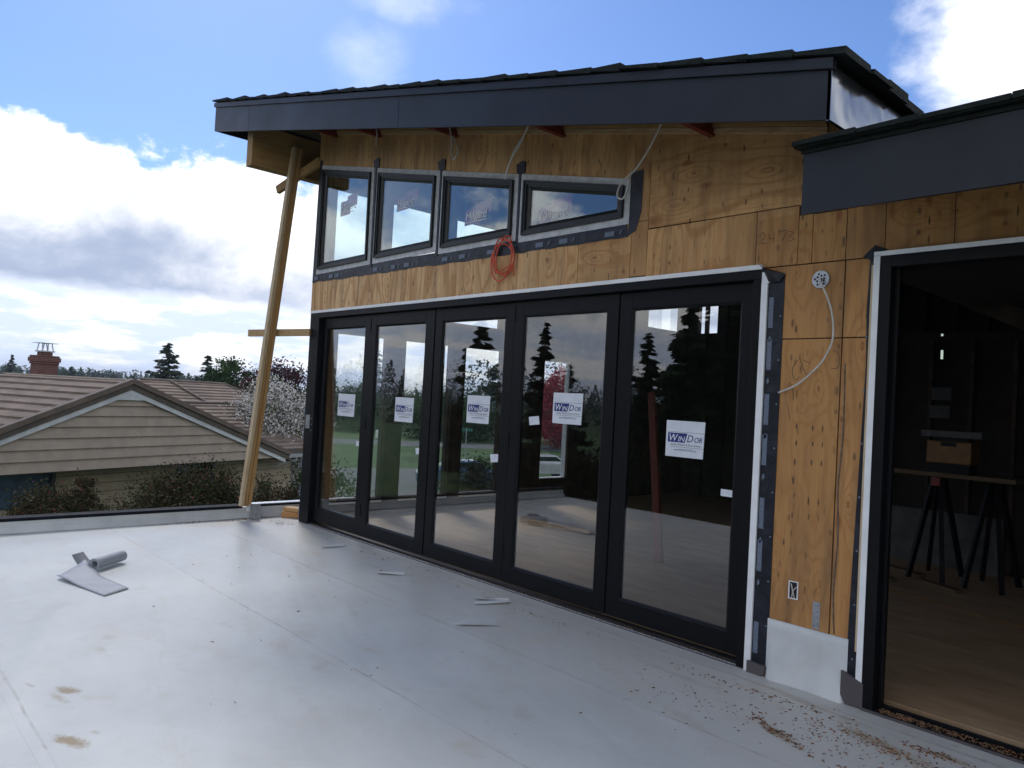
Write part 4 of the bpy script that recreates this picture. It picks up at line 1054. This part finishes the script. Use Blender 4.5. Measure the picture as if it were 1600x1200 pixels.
# ================================================================== INSIDE THE DARK ROOM
def interior():
    y = 4.0
    t = empty('saw_bench', (-.15, 4.1, .03)); tag(t, 'plank work bench on dark sawhorses inside the dark doorway', 'work bench')
    mb = MB(); mb.box(-.60, .55, -.14, .14, 1.02, 1.06); mb.build('plank', LUM_D, t)
    for sx in (-.15, .35):
        for (a, b) in ((-1, -1), (1, -1), (-1, 1), (1, 1)):
            mb = MB(); mb.bar((sx+a*.03, b*.06, 1.0), (sx+a*.16, b*.28, 0), .035, .045); mb.build('leg', M_FRAME, t)
    mb = MB(); mb.box(-.17, -.09, -.17, -.141, .93, 1.01); mb.build('red_clamp', M_REDP, t)
    s = empty('table_saw', (-.18, 4.1, 1.09)); tag(s, 'yellow bodied table saw with pale metal top on the bench', 'table saw')
    mb = MB(); mb.box(-.20, .20, -.15, .15, .10, .32); mb.build('body', M_YEL, s, bevel=.01)
    mb = MB(); mb.box(-.07, .07, -.155, -.1505, .27, .31); mb.box(-.16, .16, -.10, .10, .32, .36); mb.box(-.18, .18, -.12, .12, .002, .10); mb.build('dark_housing', M_FRAME, s)
    mb = MB(); mb.box(-.24, .30, -.20, .20, .36, .42); mb.build('top', simple('dull_grey_top', (.09, .10, .105), .6), s)
    rr = random.Random(2)
    for i, (x, z, lb) in enumerate(((-.55, 1.80, 'upper sheet of paper pinned on the dark inner wall'), (-.56, 1.60, 'lower sheet of paper pinned on the dark inner wall'))):
        mb = MB(); mb.box(x-.10, x+.10, 4.828, 4.831, z-.06+.1, z+.08+.1); tag(mb.build('paper_sheet', M_GREYPAPER), lb, 'paper', 'papers on the inner wall')
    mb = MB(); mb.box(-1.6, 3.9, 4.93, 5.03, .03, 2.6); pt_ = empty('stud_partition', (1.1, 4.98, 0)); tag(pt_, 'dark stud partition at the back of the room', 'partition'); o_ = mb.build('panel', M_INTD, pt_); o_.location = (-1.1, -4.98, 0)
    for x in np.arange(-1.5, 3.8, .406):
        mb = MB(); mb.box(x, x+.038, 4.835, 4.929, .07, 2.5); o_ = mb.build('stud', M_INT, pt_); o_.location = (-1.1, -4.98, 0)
    mb = MB(); mb.box(-1.25, .1, 4.78, 4.82, .03, .62); tag(mb.build('drywall_sheet', simple('drywall', (.08, .08, .078), .8)), 'grey wallboard leaning at the foot of the dark partition', 'wallboard')
    for i, (p, q, lb) in enumerate((((-1.0, 4.2, .05), (-.35, 3.9, .05), 'short pale board on the floor nearest the partition'), ((-.9, 3.6, .045), (-.45, 3.45, .045), 'thin pale board on the floor in front of the others'), ((-.3, 3.7, .045), (.1, 3.5, .045), 'pale board on the floor under the saw bench'))):
        mb = MB(); mb.bar(p, q, .09, .035); tag(mb.build('floor_board', LUM_D), lb, 'board', 'boards on the inner floor')
    cable('power_cord', [(-1.0, 3.1, .04), (-.4, 3.0, .04), (.1, 2.9, .04), (.6, 2.7, .04), (1.2, 2.7, .04)], .006, M_YEL, 'yellow power cord lying across the plywood floor', 'cord')
    # glowing slit and spot added for daylight gaps in the dark room
    m, b = newmat('glow_slit'); b.inputs['Emission Color'].default_value = (.8, 1, .85, 1); b.inputs['Emission Strength'].default_value = .45
    lt = empty('daylight_gap', (-.03, 3.2, 2.1)); tag(lt, 'small glowing slit and spot added for daylight gaps high in the dark room', 'light gap')
    mb = MB(); mb.tube([(0, 0, .07), (0, 0, .15)], .010, 10); mb.build('glow_slit', m, lt)
    mb = MB(); mb.tube([(-.005, 0, .28), (-.005, 0, .30)], .009, 8); mb.tube([(0, 0, .28), (0, 0, .281)], .002, 6, 0); mb.build('glow_spot', m, lt)
    # rust red board leaning inside the folding doors
    mb = MB(); mb.bar((-2.16, 2.0, .035), (-2.62, 2.35, 1.75), .085, .04, up=(0, 1, 0)); tag(mb.build('leaning_board', lumber('cedar', (.13, .026, .014))), 'rust red board leaning inside behind the door panel beside the pier', 'board')
    mb = MB(); mb.bar((-4.45, 2.4, .06), (-3.6, 2.6, .06), .09, .05); tag(mb.build('floor_offcut', LUM_X), 'pale timber lying on the floor behind the middle door panel', 'board')
interior()

# ================================================================== NEIGHBOUR
A0 = (-16.0196, .69706, 0)
nb = empty('neighbour_house', A0, math.atan2(.92997, -.36764)); tag(nb, 'tan clapboard neighbour house with brown shake roof and white gable trim', 'house')
def roof_plane(poly_so, zfun, dirv, e, name, swap=False, th=.045, u_gap=None):
    """poly in (u, v): u along the courses, v up the slope horizontally; zfun(v)"""
    mb = MB(); rr = random.Random(4)
    vmin = min(p[1] for p in poly_so); vmax = max(p[1] for p in poly_so)
    for v, p in bands(poly_so, vmin, vmax, e):
        top = []; bot = []
        for (u, w) in p:
            lift = th*(1-(w-v)/e)
            z = zfun(w)+lift
            q = (u, w) if not swap else (dirv*w, u)
            top.append((q[0], q[1], z)); bot.append((q[0], q[1], zfun(w)-.03))
        n = len(p); mb.add(top+bot, [tuple(range(n)), tuple(reversed(range(n, 2*n)))]+[(i, (i+1) % n, (i+1) % n+n, i+n) for i in range(n)])
    return mb.build(name, M_TILE, nb)
# gable wing: left slope facing the camera (u = off, v = -s distance from eave)
zg = lambda s: 1.53-.385*abs(s)
mb = MB(); e = .34
k = 0; s = -4.6
while s < -.01:
    s1 = min(s+e, 0); z0 = zg(s)+.05; z1 = zg(s1)+.008
    mb.add([(s, -.33, z0), (s, 20, z0), (s1, 20, z1), (s1, -.33, z1), (s, -.33, z0-.05), (s, 20, z0-.05)], [(0, 3, 2, 1), (4, 0, 1, 5)])
    s = s1
mb.add([(0, -.33, 1.53), (0, 20, 1.53), (5.3, 20, zg(5.0)-.1), (5.3, -.33, zg(5.0)-.12)], [(0, 1, 2, 3)])
wing_tiles = mb.build('gable_roof', M_TILE, nb)
# barge: brown cap, brown fascia, white trim, siding
def strip(mb, z_off_t, z_off_b, o0, o1, sl=-4.6, sr=5.12, cutz=None):
    for a, b, kx in ((sl, 0, .385), (0, sr, .352)):
        zt0, zt1 = 1.57-kx*abs(a)-z_off_t, 1.57-kx*abs(b)-z_off_t; d = z_off_b-z_off_t
        mb.prism([(a, zt0-d), (b, zt1-d), (b, zt1), (a, zt0)], o0, o1)
mb = MB(); strip(mb, -.03, .085, -.42, -.28); mb.build('ridge_cap_trim', M_TRIMB2, nb)
mb = MB(); strip(mb, .086, .215, -.38, -.33); mb.build('barge_board', M_TRIMB, nb)
mb = MB(); strip(mb, .216, .325, -.36, -.345, sr=5.0); mb.prism([(-.42, 1.12), (.48, 1.12), (.05, 1.26), (-.05, 1.26)], -.355, -.34); mb.build('white_trim', M_TRIMW, nb)
def siding(name, mat, polys, v0, v1, e, off, rake=None, th=.022, gap=0):
    mb = MB()
    for poly in polys:
        for v, p in bands(poly, v0, v1, e):
            if gap: p = clip_poly(p, 1, v+e-gap, False)
            if len(p) < 3: continue
            n = len(p); fr = []
            for (u, w) in p: fr.append((u, off-th*(1-(w-v)/e)-.004, w))
            bk = [(u, off+.02, w) for (u, w) in p]
            mb.add(fr+bk, [tuple(range(n)), tuple(reversed(range(n, 2*n)))]+[(i, i+n, (i+1) % n+n, (i+1) % n) for i in range(n)])
    return mb.build(name, mat, nb)
g_poly = [(-4.3, -.37), (5.05, -.37), (4.95, -.27), (0, 1.24), (-4.3, -.22)]
siding('gable_siding', M_SIDE, [g_poly], -.37, 1.3, .2265, -.27, th=.045, gap=.008)
lw = [[(-6, -3), (-2.6, -3), (-2.6, -.38), (-6, -.38)], [(-2.6, -3), (-.97, -3), (-.97, -1.2), (-2.6, -1.2)], [(-.97, -3), (2.17, -3), (2.17, -.38), (-.97, -.38)], [(2.17, -3), (3.4, -3), (3.4, -1.18), (2.17, -1.18)], [(3.4, -3), (6.3, -3), (6.3, -.38), (3.4, -.38)]]
mb = MB(); mb.box(-6, 5.2, -.26, .62, -.40, -.372); mb.build('soffit', M_TRIMB, nb)
siding('lower_siding', M_SIDE2, lw, -3, -.38, .2, .62, th=.03, gap=.018)
mb = MB(); mb.box(-6, 6.3, .66, .7, -3, -.41); mb.build('back_sheathing', M_BLACK, nb)
mb = MB(); mb.prism([(-4.3, -.36), (4.95, -.36), (4.95, -.27), (0, 1.22), (-4.3, -.24)], -.245, -.24); mb.build('gable_backing', M_BLACK, nb)
w1 = MB(); w1.box(-2.6, -1.05, .66, .68, -1.2, -.4); w1 = w1.build('window', M_TARP, nb)
mb = MB(); mb.box(-1.05, -.97, .60, .66, -1.2, -.4); mb.build('frame', M_BLACK, w1)
w2 = MB(); w2.box(2.25, 3.35, .66, .68, -1.15, -.4); w2 = w2.build('window', M_CARG, nb)
mb = MB(); mb.box(2.18, 2.47, .61, .65, -1.16, -.4); mb.build('curtain_panel', simple('pale_blue_trim', (.07, .10, .17), .6, .1, 4), w2)
mb = MB(); mb.box(2.17, 3.4, .58, .62, -1.20, -1.16); mb.box(3.33, 3.4, .60, .64, -1.16, -.4); mb.build('frame', M_TARP, w2)
# main wing to the right: courses parallel to the gable face
ze = lambda o: -.22+.385*o
roof_plane([(4.3, .0), (7.15, .0), (7.0, .9), (6.75, 3.05), (1.0, 3.05), (3.0, .6)][:], ze, 1, .24, 'main_roof', th=.04)
mb = MB(); mb.tube([(7.17, -.0, -.16), (7.02, .9, .17), (6.77, 3.05, .99), (2.5, 3.06, 1.0)], .045, 6); mb.build('hip_cap', M_TRIMB2, nb)
ze2 = lambda o: -.80+.385*o
roof_plane([(1.0, 3.6), (9.6, 3.6), (9.1, 5.1), (8.75, 6.15), (1.0, 6.15)], ze2, 1, .24, 'back_roof', th=.04)
mb = MB(); mb.tube([(9.6, 3.6, .62), (8.78, 6.15, 1.60), (5.3, 6.17, 1.61)], .045, 6); mb.tube([(6.38, 6.1, 1.60), (6.45, 4.3, .92)], .04, 6); mb.build('ridge_cap', M_TRIMB2, nb)
mb = MB(); mb.box(5.05, 7.2, -.02, .02, -.37, -.17); mb.build('eave_fascia', M_TRIMB, nb)
mb = MB(); mb.box(4.95, 7.25, -.14, -.03, -.42, -.32); gt = mb.build('gutter', M_STEEL, nb)
mb = MB(); mb.tube([(5.75, -.08, -.42), (5.75, -.08, -.50), (5.4, .3, -.66), (5.3, .5, -.70)], .035, 8); mb.build('downpipe', M_TRIMW, gt)
mb = MB(); mb.box(6.25, 6.3, .62, 8, -3, -.35); mb.build('end_wall', M_SIDE2, nb)
mb = MB(); mb.box(3.24, 3.82, 8.12, 8.60, -.2, 1.90); mb.box(3.21, 3.85, 8.09, 8.63, 1.901, 1.98); mb.box(3.18, 3.88, 8.06, 8.66, 1.981, 2.12); mb.box(3.21, 3.85, 8.09, 8.63, 2.121, 2.18); mb.box(3.36, 3.70, 8.22, 8.50, 2.181, 2.29)
ch = mb.build('chimney', M_BRICK, nb, bevel=.02)
mb = MB(); mb.box(3.32, 3.74, 8.18, 8.54, 2.291, 2.33); mb.box(3.26, 3.80, 8.12, 8.60, 2.56, 2.575)
for x, x2 in ((3.36, 3.41), (3.53, 3.53), (3.70, 3.65)):
    for yy in (8.22, 8.50): mb.bar((x, yy, 2.33), (x2, yy, 2.56), .022, .022, up=(1, 0, 0))
mb.build('chimney_cap', M_STEEL, ch)
mb = MB(); rr = random.Random(8)

# ================================================================== VEGETATION
def cards(centres, normals_rand, size, tint, rs, aspect=1.0):
    """small leaf quads at given centres (numpy n x 3)"""
    n = len(centres)
    a = rs.normal(size=(n, 3)); a /= np.linalg.norm(a, axis=1)[:, None]
    b = rs.normal(size=(n, 3)); b -= a*(a*b).sum(1)[:, None]; b /= np.linalg.norm(b, axis=1)[:, None]
    s = size*rs.uniform(.55, 1.25, (n, 1))
    q = np.stack([centres-a*s*aspect, centres+b*s*.5, centres+a*s*aspect, centres-b*s*.5], 1).reshape(-1, 3)
    return q
def leaf_obj(name, q, tint, mat, parent=None, loc=None):
    n = len(q)//4; me = bpy.data.meshes.new(name)
    me.vertices.add(len(q)); me.vertices.foreach_set('co', q.astype(np.float32).ravel())
    me.loops.add(n*4); me.loops.foreach_set('vertex_index', np.arange(n*4, dtype=np.int32))
    me.polygons.add(n); me.polygons.foreach_set('loop_start', np.arange(0, n*4, 4, dtype=np.int32))
    me.materials.append(mat); me.update(calc_edges=True)
    at = me.attributes.new('tint', 'FLOAT', 'FACE'); at.data.foreach_set('value', tint.astype(np.float32))
    me.validate(); o = bpy.data.objects.new(name, me); COL.objects.link(o)
    if parent: o.parent = parent
    if loc is not None: o.location = loc
    return o
def conifer(x, y, h, r, seed, label, mat=None, z=-3, n=1.0, bare=.12, group=None, droop=.35, top=.9):
    rs = np.random.RandomState(seed); t = empty('conifer_tree', (x, y, z)); tag(t, label, 'conifer', group)
    mb = MB(); mb.tube([(0, 0, 0), (.02*h*rs.normal(), .01*h, h*.5), (0, 0, h*.98)], [h*.022, h*.014, h*.003], 7); mb.build('trunk', BARK, t)
    lv = int((13+h*1.5)*max(.8, n**.5)); cen = []; tn = []; dr = []; lim = MB()
    for i in range(lv):
        f = bare+(1-bare)*((i+rs.rand()*.8)/lv)**.9; zz = f*h; R0 = r*(1-f)**top*(.8+.4*rs.rand())+.012*h
        zc = zz
        for k in range(4+rs.randint(3)):
            zz = zc+rs.normal()*h*.022; az = rs.rand()*2*PI; L = R0*(.5+.6*rs.rand()); m = int(max(10, 130*n*(L/r)**1.2))
            u = rs.rand(m)**.7; sp = (.05+.20*(1-u)*u*2)*L
            dx, dy = np.cos(az), np.sin(az); off = rs.normal(size=m)*sp
            up = .10*L if f > .6 else 0
            pz = zz-droop*L*u**1.4+.22*L*u**3+up*u-abs(rs.normal(size=m))*.045*L-abs(off)*.25+rs.normal(size=m)*.035*L
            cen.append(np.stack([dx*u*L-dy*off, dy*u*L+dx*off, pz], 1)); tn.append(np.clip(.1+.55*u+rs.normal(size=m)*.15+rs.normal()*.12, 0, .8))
            sg = np.sign(off)*.9; dr.append(np.stack([dx-dy*sg, dy+dx*sg, np.full(m, -.35)], 1)+rs.normal(size=(m, 3))*.25)
            if h > 4 and k < 3: lim.tube([(0, 0, zz), (math.cos(az)*L*.8, math.sin(az)*L*.8, zz-droop*L*.6)], [h*.004, h*.001], 4)
    cen = np.concatenate(cen); tn = np.concatenate(tn); dr = np.concatenate(dr); dr /= np.linalg.norm(dr, axis=1)[:, None]
    b = rs.normal(size=dr.shape); b -= dr*(dr*b).sum(1)[:, None]; b /= np.linalg.norm(b, axis=1)[:, None]
    ll = (.020*h+.03*r)*rs.uniform(.6, 1.3, (len(cen), 1)); ww = ll*.30
    q = np.stack([cen-dr*ll, cen+b*ww, cen+dr*ll, cen-b*ww], 1).reshape(-1, 3)
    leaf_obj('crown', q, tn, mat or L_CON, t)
    if lim.v: lim.build('limbs', BARK, t)
    return t
def broadleaf(x, y, h, rx, rz, seed, label, mat, cat='tree', z=-3, nleaf=6000, leaf=.12, clumps=60, name='leafy_tree', stems=5, group=None, hollow=.55, cz=None, blossom=None, ry=None):
    rs = np.random.RandomState(seed); t = empty(name, (x, y, z)); tag(t, label, cat, group); ry = ry or rx
    cz = cz if cz is not None else h-rz
    d = rs.normal(size=(clumps, 3)); d /= np.linalg.norm(d, axis=1)[:, None]; rad = (hollow+(1-hollow)*rs.rand(clumps)**.6)
    C = d*rad[:, None]*np.array([rx, ry, rz]); C[:, 2] += cz
    C = C[C[:, 2] > .05*h]
    mb = MB()
    for i in range(stems):
        c = C[rs.randint(len(C))]; mb.tube([(0, 0, 0), (c[0]*.3, c[1]*.3, cz*.5+.2), tuple(c)], [h*.018, h*.011, h*.003], 6)
        for _ in range(4):
            c2 = C[rs.randint(len(C))]; mb.tube([(c[0]*.3, c[1]*.3, cz*.5+.2), tuple((c2+c)*.45), tuple(c2)], [h*.008, h*.005, h*.002], 5)
    mb.build('trunk', BARK, t)
    per = nleaf//len(C); cr = (rx*ry*rz)**(1/3)*.26
    cen = []; tn = []
    for c in C:
        m = int(per*rs.uniform(.5, 1.5)); p = rs.normal(size=(m, 3))*cr*rs.uniform(.7, 1.25)*.62; cen.append(c+p)
        tb = rs.rand()*.5; v = np.clip(tb+.3*rs.rand(m), 0, .8)
        if blossom: v = np.where(rs.rand(m) < blossom, 1.0, v)
        tn.append(v)
    cen = np.concatenate(cen); tn = np.concatenate(tn); keep = cen[:, 2] > .02; cen = cen[keep]; tn = tn[keep]
    leaf_obj('crown', cards(cen, None, leaf, tn, rs, .9), tn, mat, t); return t
def vegetation():
    conifer(-70.6, 19.4, 9.0, 3.2, 1, 'dark open branched conifer standing alone left of the leaning post', n=.8, droop=.25, top=.75, z=-4, bare=.25)
    conifer(-73.2, 24.0, 8.2, 3.9, 2, 'broad dark conifer just right of the lone open branched one', n=.9, z=-4, top=.8)
    conifer(-76.9, 26.3, 7.0, 2.8, 3, 'smaller conifer at the right shoulder of the broad one', n=.8, z=-4)
    conifer(-139.6, 18.2, 9.3, 2.3, 4, 'slim conifer far beyond the roof, left of the chimney', n=.6, z=-5)
    conifer(-144.4, 27.8, 8.2, 4.4, 5, 'low bushy conifer just right of the brick chimney', L_CONW, n=.6, z=-5)
    broadleaf(-36.5, 11.6, 5.9, 1.1, 1.6, 6, 'fresh green tree behind the leaning post', L_GREEN, nleaf=9000, leaf=.09)
    broadleaf(-33.6, 12.9, 5.7, 1.8, 1.5, 7, 'dark purple leaved tree above the white blossom', L_PLUM, nleaf=7000, leaf=.085, clumps=30)
    broadleaf(-20.4, 6.35, 4.6, 1.45, 1.7, 8, 'large tree covered in white blossom right of the neighbour roof', L_BLOS, cat='blossom tree', nleaf=60000, leaf=.046, clumps=170, blossom=.66, name='blossom_tree', hollow=.4)
    conifer(-43, 18.5, 5.7, 1.3, 9, 'young conifer rising behind the white blossom', L_CONW, n=.6)
    # foreground shrubs below the deck
    broadleaf(-11.05, -1.35, 2.82, .60, .62, 10, 'bronze leaved shrub by the blue neighbour window', L_RHOD, cat='shrub', nleaf=36000, leaf=.026, clumps=110, name='bronze_shrub', blossom=.10, hollow=.3, ry=.95, cz=2.15)
    broadleaf(-11.25, -1.05, 3.15, .16, .32, 15, 'upright bronze sprig above the smaller shrub', L_RHOD, cat='shrub', nleaf=3500, leaf=.026, clumps=14, name='bronze_shrub', blossom=.12, hollow=.3, cz=2.75)
    broadleaf(-9.75, .15, 3.35, .85, .9, 11, 'large bronze green shrub at the foot of the leaning post', L_RHOD, cat='shrub', nleaf=70000, leaf=.027, clumps=180, name='bronze_shrub', blossom=.06, hollow=.3, ry=1.0, cz=2.25)
    broadleaf(-9.3, 1.35, 3.0, .75, .8, 12, 'thin leaved shrub between the leaning post and the door corner', L_RHOD, cat='shrub', nleaf=28000, leaf=.026, clumps=120, name='bronze_shrub', blossom=.08, hollow=.3, cz=2.2)
    broadleaf(-13.6, 4.6, 2.75, .9, 1.1, 13, 'dark green bush behind the gutter corner', L_GREEN, cat='bush', nleaf=9000, leaf=.05, name='green_bush')
    broadleaf(-9.4, 2.65, 2.35, .4, .6, 14, 'sparse twiggy bush seen through the door panel at the corner', L_YEL, cat='bush', nleaf=500, leaf=.04, clumps=20, name='twiggy_bush', stems=9, cz=1.6)
    # seen through the doors
    broadleaf(-50, 50, 7.5, 3.6, 3.6, 20, 'bright red maple beyond the lawn', L_MAPLE, cat='maple', nleaf=22000, leaf=.15, name='red_maple')
    conifer(-78, 46, 11.5, 3.0, 21, 'pale conifer across the street seen through the corner panel', L_CONW, n=.7)
    conifer(-62, 55, 15, 5.0, 22, 'wide conifer beyond the street sign', n=.9)
    broadleaf(-62, 46, 4.6, 5, 2.6, 23, 'green hedge tree beyond the street', L_GREEN, nleaf=20000, leaf=.17)
    broadleaf(-76, 41, 4.3, 5, 2.4, 24, 'green tree cluster beside the hydrant', L_GREEN, nleaf=20000, leaf=.17)
    broadleaf(-84, 52, 4.8, 6, 2.8, 25, 'wide green tree far across the street', L_YEL, nleaf=20000, leaf=.2)
    broadleaf(-40, 58, 7, 7, 3.5, 26, 'green trees behind the red maple', L_GREEN, nleaf=22000, leaf=.2)
    conifer(-40, 47, 13, 3.5, 27, 'tall conifer behind the red maple', n=.8)
    conifer(-46, 60, 12, 3.0, 28, 'dark conifer far behind the red maple', n=.7)
    broadleaf(-18.5, 13.5, 2.2, 1.3, .9, 29, 'dark shrub beside the parked blue car', L_HEDGE, cat='bush', nleaf=9000, leaf=.055, name='green_bush')
    # opposite side, mirrored in the glass
    def refl(az, dist): a = math.radians(az); return 2.43-math.sin(a)*dist, 4.33-math.cos(a)*dist
    for az, dist, h, r, sd_, lb in ((31.6, 34, 14.2, 4.6, 31, 'huge dark conifer mirrored in the door panel beside the pier'), (27.5, 40, 12.5, 4.0, 32, 'second huge conifer mirrored beside the pier panel edge'), (34.6, 37, 9.6, 2.9, 38, 'broad lower conifer mirrored against the left flank of the huge one'), (37.6, 36, 7.9, 1.9, 33, 'slim conifer mirrored left of the huge one'),
                                   (45.3, 40, 8.4, 2.0, 34, 'conifer mirrored in the fourth door panel'), (43.4, 46, 6.8, 2.0, 35, 'smaller conifer mirrored in the fourth door panel'), (50.3, 42, 9.2, 2.6, 36, 'dense conifer mirrored in the middle door panel'), (53.5, 48, 7.2, 2.2, 37, 'low conifer mirrored in the middle door panel')):
        x, y = refl(az, dist); conifer(x, y, h, r, sd_, lb, n=1.7, group='conifers across from the house', droop=.3)
    # dark hedge below the far deck edge
    rs = np.random.RandomState(40)
    for i in range(11):
        x = -13+i*1.75; y = -9.6+rs.uniform(-.6, .6)
        broadleaf(x, y, 3.9+rs.uniform(-.3, .5), 1.35, 1.5, 41+i, 'dark evergreen bush in the hedge behind the deck, number %s from its far end' % ['one', 'two', 'three', 'four', 'five', 'six', 'seven', 'eight', 'nine', 'ten', 'eleven'][i], L_HEDGE, cat='bush', nleaf=12000, leaf=.06, clumps=70, name='hedge_bush', group='bushes in the hedge behind the deck', cz=1.9)
    # distant treeline
    rs = np.random.RandomState(60); cen = []; tn = []
    for i in range(2100):
        az = rs.uniform(-50, 175) if i < 1700 else rs.uniform(64, 86); a = math.radians(az); dist = rs.uniform(170, 520) if i % 3 else rs.uniform(110, 170)
        if 60 < az < 84 and dist < 170: continue
        x, y = 2.4-math.sin(a)*dist, -4.3+math.cos(a)*dist; hh = rs.uniform(4.6, 6.3) if 64 < az < 90 else rs.uniform(3.4, 5.4) if 52 < az < 64 else rs.uniform(5, 11)
        hh *= 1+dist/900
        r = hh*rs.uniform(.25, .5); m = 230 if az > 20 else 150
        u = rs.rand(m); ang = rs.rand(m)*2*PI; con = rs.rand() < .5
        rr_ = r*((1-u) if con else np.sqrt(np.clip(1-(2*u-1)**2, 0, 1)))*rs.rand(m)**.4
        cen.append(np.stack([x+np.cos(ang)*rr_, y+np.sin(ang)*rr_, -3.6+u*hh], 1)); tn.append(np.clip(rs.rand()*.5+rs.rand(m)*.3, 0, .8))
    cen = np.concatenate(cen); tn = np.concatenate(tn)
    o = leaf_obj('far_treeline', cards(cen, None, .36, tn, rs, .9), tn, L_CONW); tag(o, 'mixed far tree line along the horizon', 'trees', None, 'stuff')
vegetation()

# ================================================================== STREET SIDE THINGS
def car(x, y, rz, paint, label, grp=None):
    t = empty('parked_car', (x, y, -2.985), rz); tag(t, label, 'car', grp)
    prof = [(-2.2, .35), (-2.22, .75), (-1.95, .95), (-1.2, 1.02), (-.65, 1.40), (.75, 1.43), (1.35, 1.02), (2.05, .90), (2.2, .65), (2.2, .35)]
    mb = MB(); n = len(prof); vs = []
    for yy, k in ((-.85, .93), (-.80, 1), (.80, 1), (.85, .93)):
        for px, pz in prof:
            inn = .12 if pz > 1.1 else 0
            vs.append((px*(.98 if k < 1 else 1), (abs(yy)-inn)*(1 if yy > 0 else -1), .35+(pz-.35)*k))
    fs = [tuple(range(n)), tuple(reversed(range(3*n, 4*n)))]
    for j in range(3):
        for i in range(n): fs.append((j*n+(i+1) % n, j*n+i, (j+1)*n+i, (j+1)*n+(i+1) % n))
    mb.add(vs, fs); mb.build('body', paint, t, bevel=.04, smooth=False)
    mb = MB()
    mb.add([(-1.12, -.64, 1.06), (-.68, -.60, 1.36), (-.68, .60, 1.36), (-1.12, .64, 1.06)], [(0, 1, 2, 3)]); mb.v = [(a-.03, b, c+.02) for a, b, c in mb.v]
    mb2 = MB(); mb2.add([(.80, -.62, 1.40), (1.30, -.66, 1.05), (1.30, .66, 1.05), (.80, .62, 1.40)], [(0, 1, 2, 3)]); mb2.v = [(a+.03, b, c+.02) for a, b, c in mb2.v]
    mb.build('windscreen', M_CARG, t); mb2.build('rear_window', M_CARG, t)
    for s in (-1, 1):
        mb = MB(); p = [(-1.0, 1.04), (-.62, 1.34), (.68, 1.36), (1.15, 1.04)]
        mb.prism(p, s*.80-.015, s*.80+.015); mb.build('side_window', M_CARG, t)
        for xx in (-1.4, 1.35):
            mb = MB(); mb.tube([(xx, s*.70, .33), (xx, s*.90, .33)], .33, 18); w = mb.build('wheel', M_TYRE, t)
            mb = MB(); mb.tube([(xx, s*.895, .33), (xx, s*.915, .33)], .2, 14); mb.build('rim', M_STEEL, w)
        mb = MB(); mb.box(2.12, 2.23, s*.62-.14, s*.62+.14, .62, .76); mb.build('headlight', M_INKW, t)
car(-27.2, 19.6, 1.0, M_CARB, 'blue car parked on the driveway behind the middle door panel')
car(-29.5, 27.5, 1.15, M_CARW, 'silver car with a pale roof parked behind the fourth door panel')
hy = empty('fire_hydrant', (-63, 37.5, -3)); tag(hy, 'white fire hydrant at the far kerb', 'hydrant')
mb = MB(); mb.tube([(0, 0, 0), (0, 0, .55), (0, 0, .62), (0, 0, .75), (0, 0, .82)], [.14, .14, .17, .12, .03], 12); mb.build('barrel', M_WHITE, hy)
mb = MB(); mb.tube([(-.22, 0, .48), (.22, 0, .48)], .07, 8); mb.build('outlet_cap', M_WHITE, hy)
sg = empty('street_sign', (-33.5, 25.0, -3)); tag(sg, 'green street name sign on a thin pole', 'sign')
mb = MB(); mb.tube([(0, 0, 0), (0, 0, 2.7)], .03, 8); mb.build('pole', M_STEEL, sg)
mb = MB(); mb.bar((-.35, -.2, 2.6), (.35, .2, 2.6), .02, .18); mb.build('blade', M_GREENS, sg)
for i, (px, py, w, h, lb) in enumerate(((-1666, 395, 11, 15, 'widest of the three far towers on the skyline'), (-1645, 418, 8, 12, 'middle far tower on the skyline'), (-1627, 437, 7, 13, 'slimmest far tower, right of the other two'))):
    t = empty('far_tower', (px, py, -3)); tag(t, lb, 'tower', 'towers on the skyline')
    mb = MB(); mb.box(-w/2, w/2, -w/2, w/2, 0, h+3); mb.build('shaft', M_TOWER, t)
    mb = MB(); mb.box(-w/3, w/3, -w/3, w/3, h+3.01, h+5); mb.build('roof_plant', M_TOWER, t)

# ================================================================== AIR
def haze():
    mb = MB(); mb.box(-1950, 1950, -1950, 1950, -4.2, 24)
    m = bpy.data.materials.new('haze_air'); m.use_nodes = True; nt = m.node_tree; nt.nodes.remove(nt.nodes['Principled BSDF'])
    pv = nt.nodes.new('ShaderNodeVolumePrincipled'); pv.inputs['Density'].default_value = .00042; pv.inputs['Color'].default_value = (.78, .87, 1, 1)
    nt.links.new(pv.outputs[0], nt.nodes['Material Output'].inputs['Volume'])
    tag(mb.build('haze', m), 'thin bluish air over the far trees and towers', None, None, 'stuff')
haze()
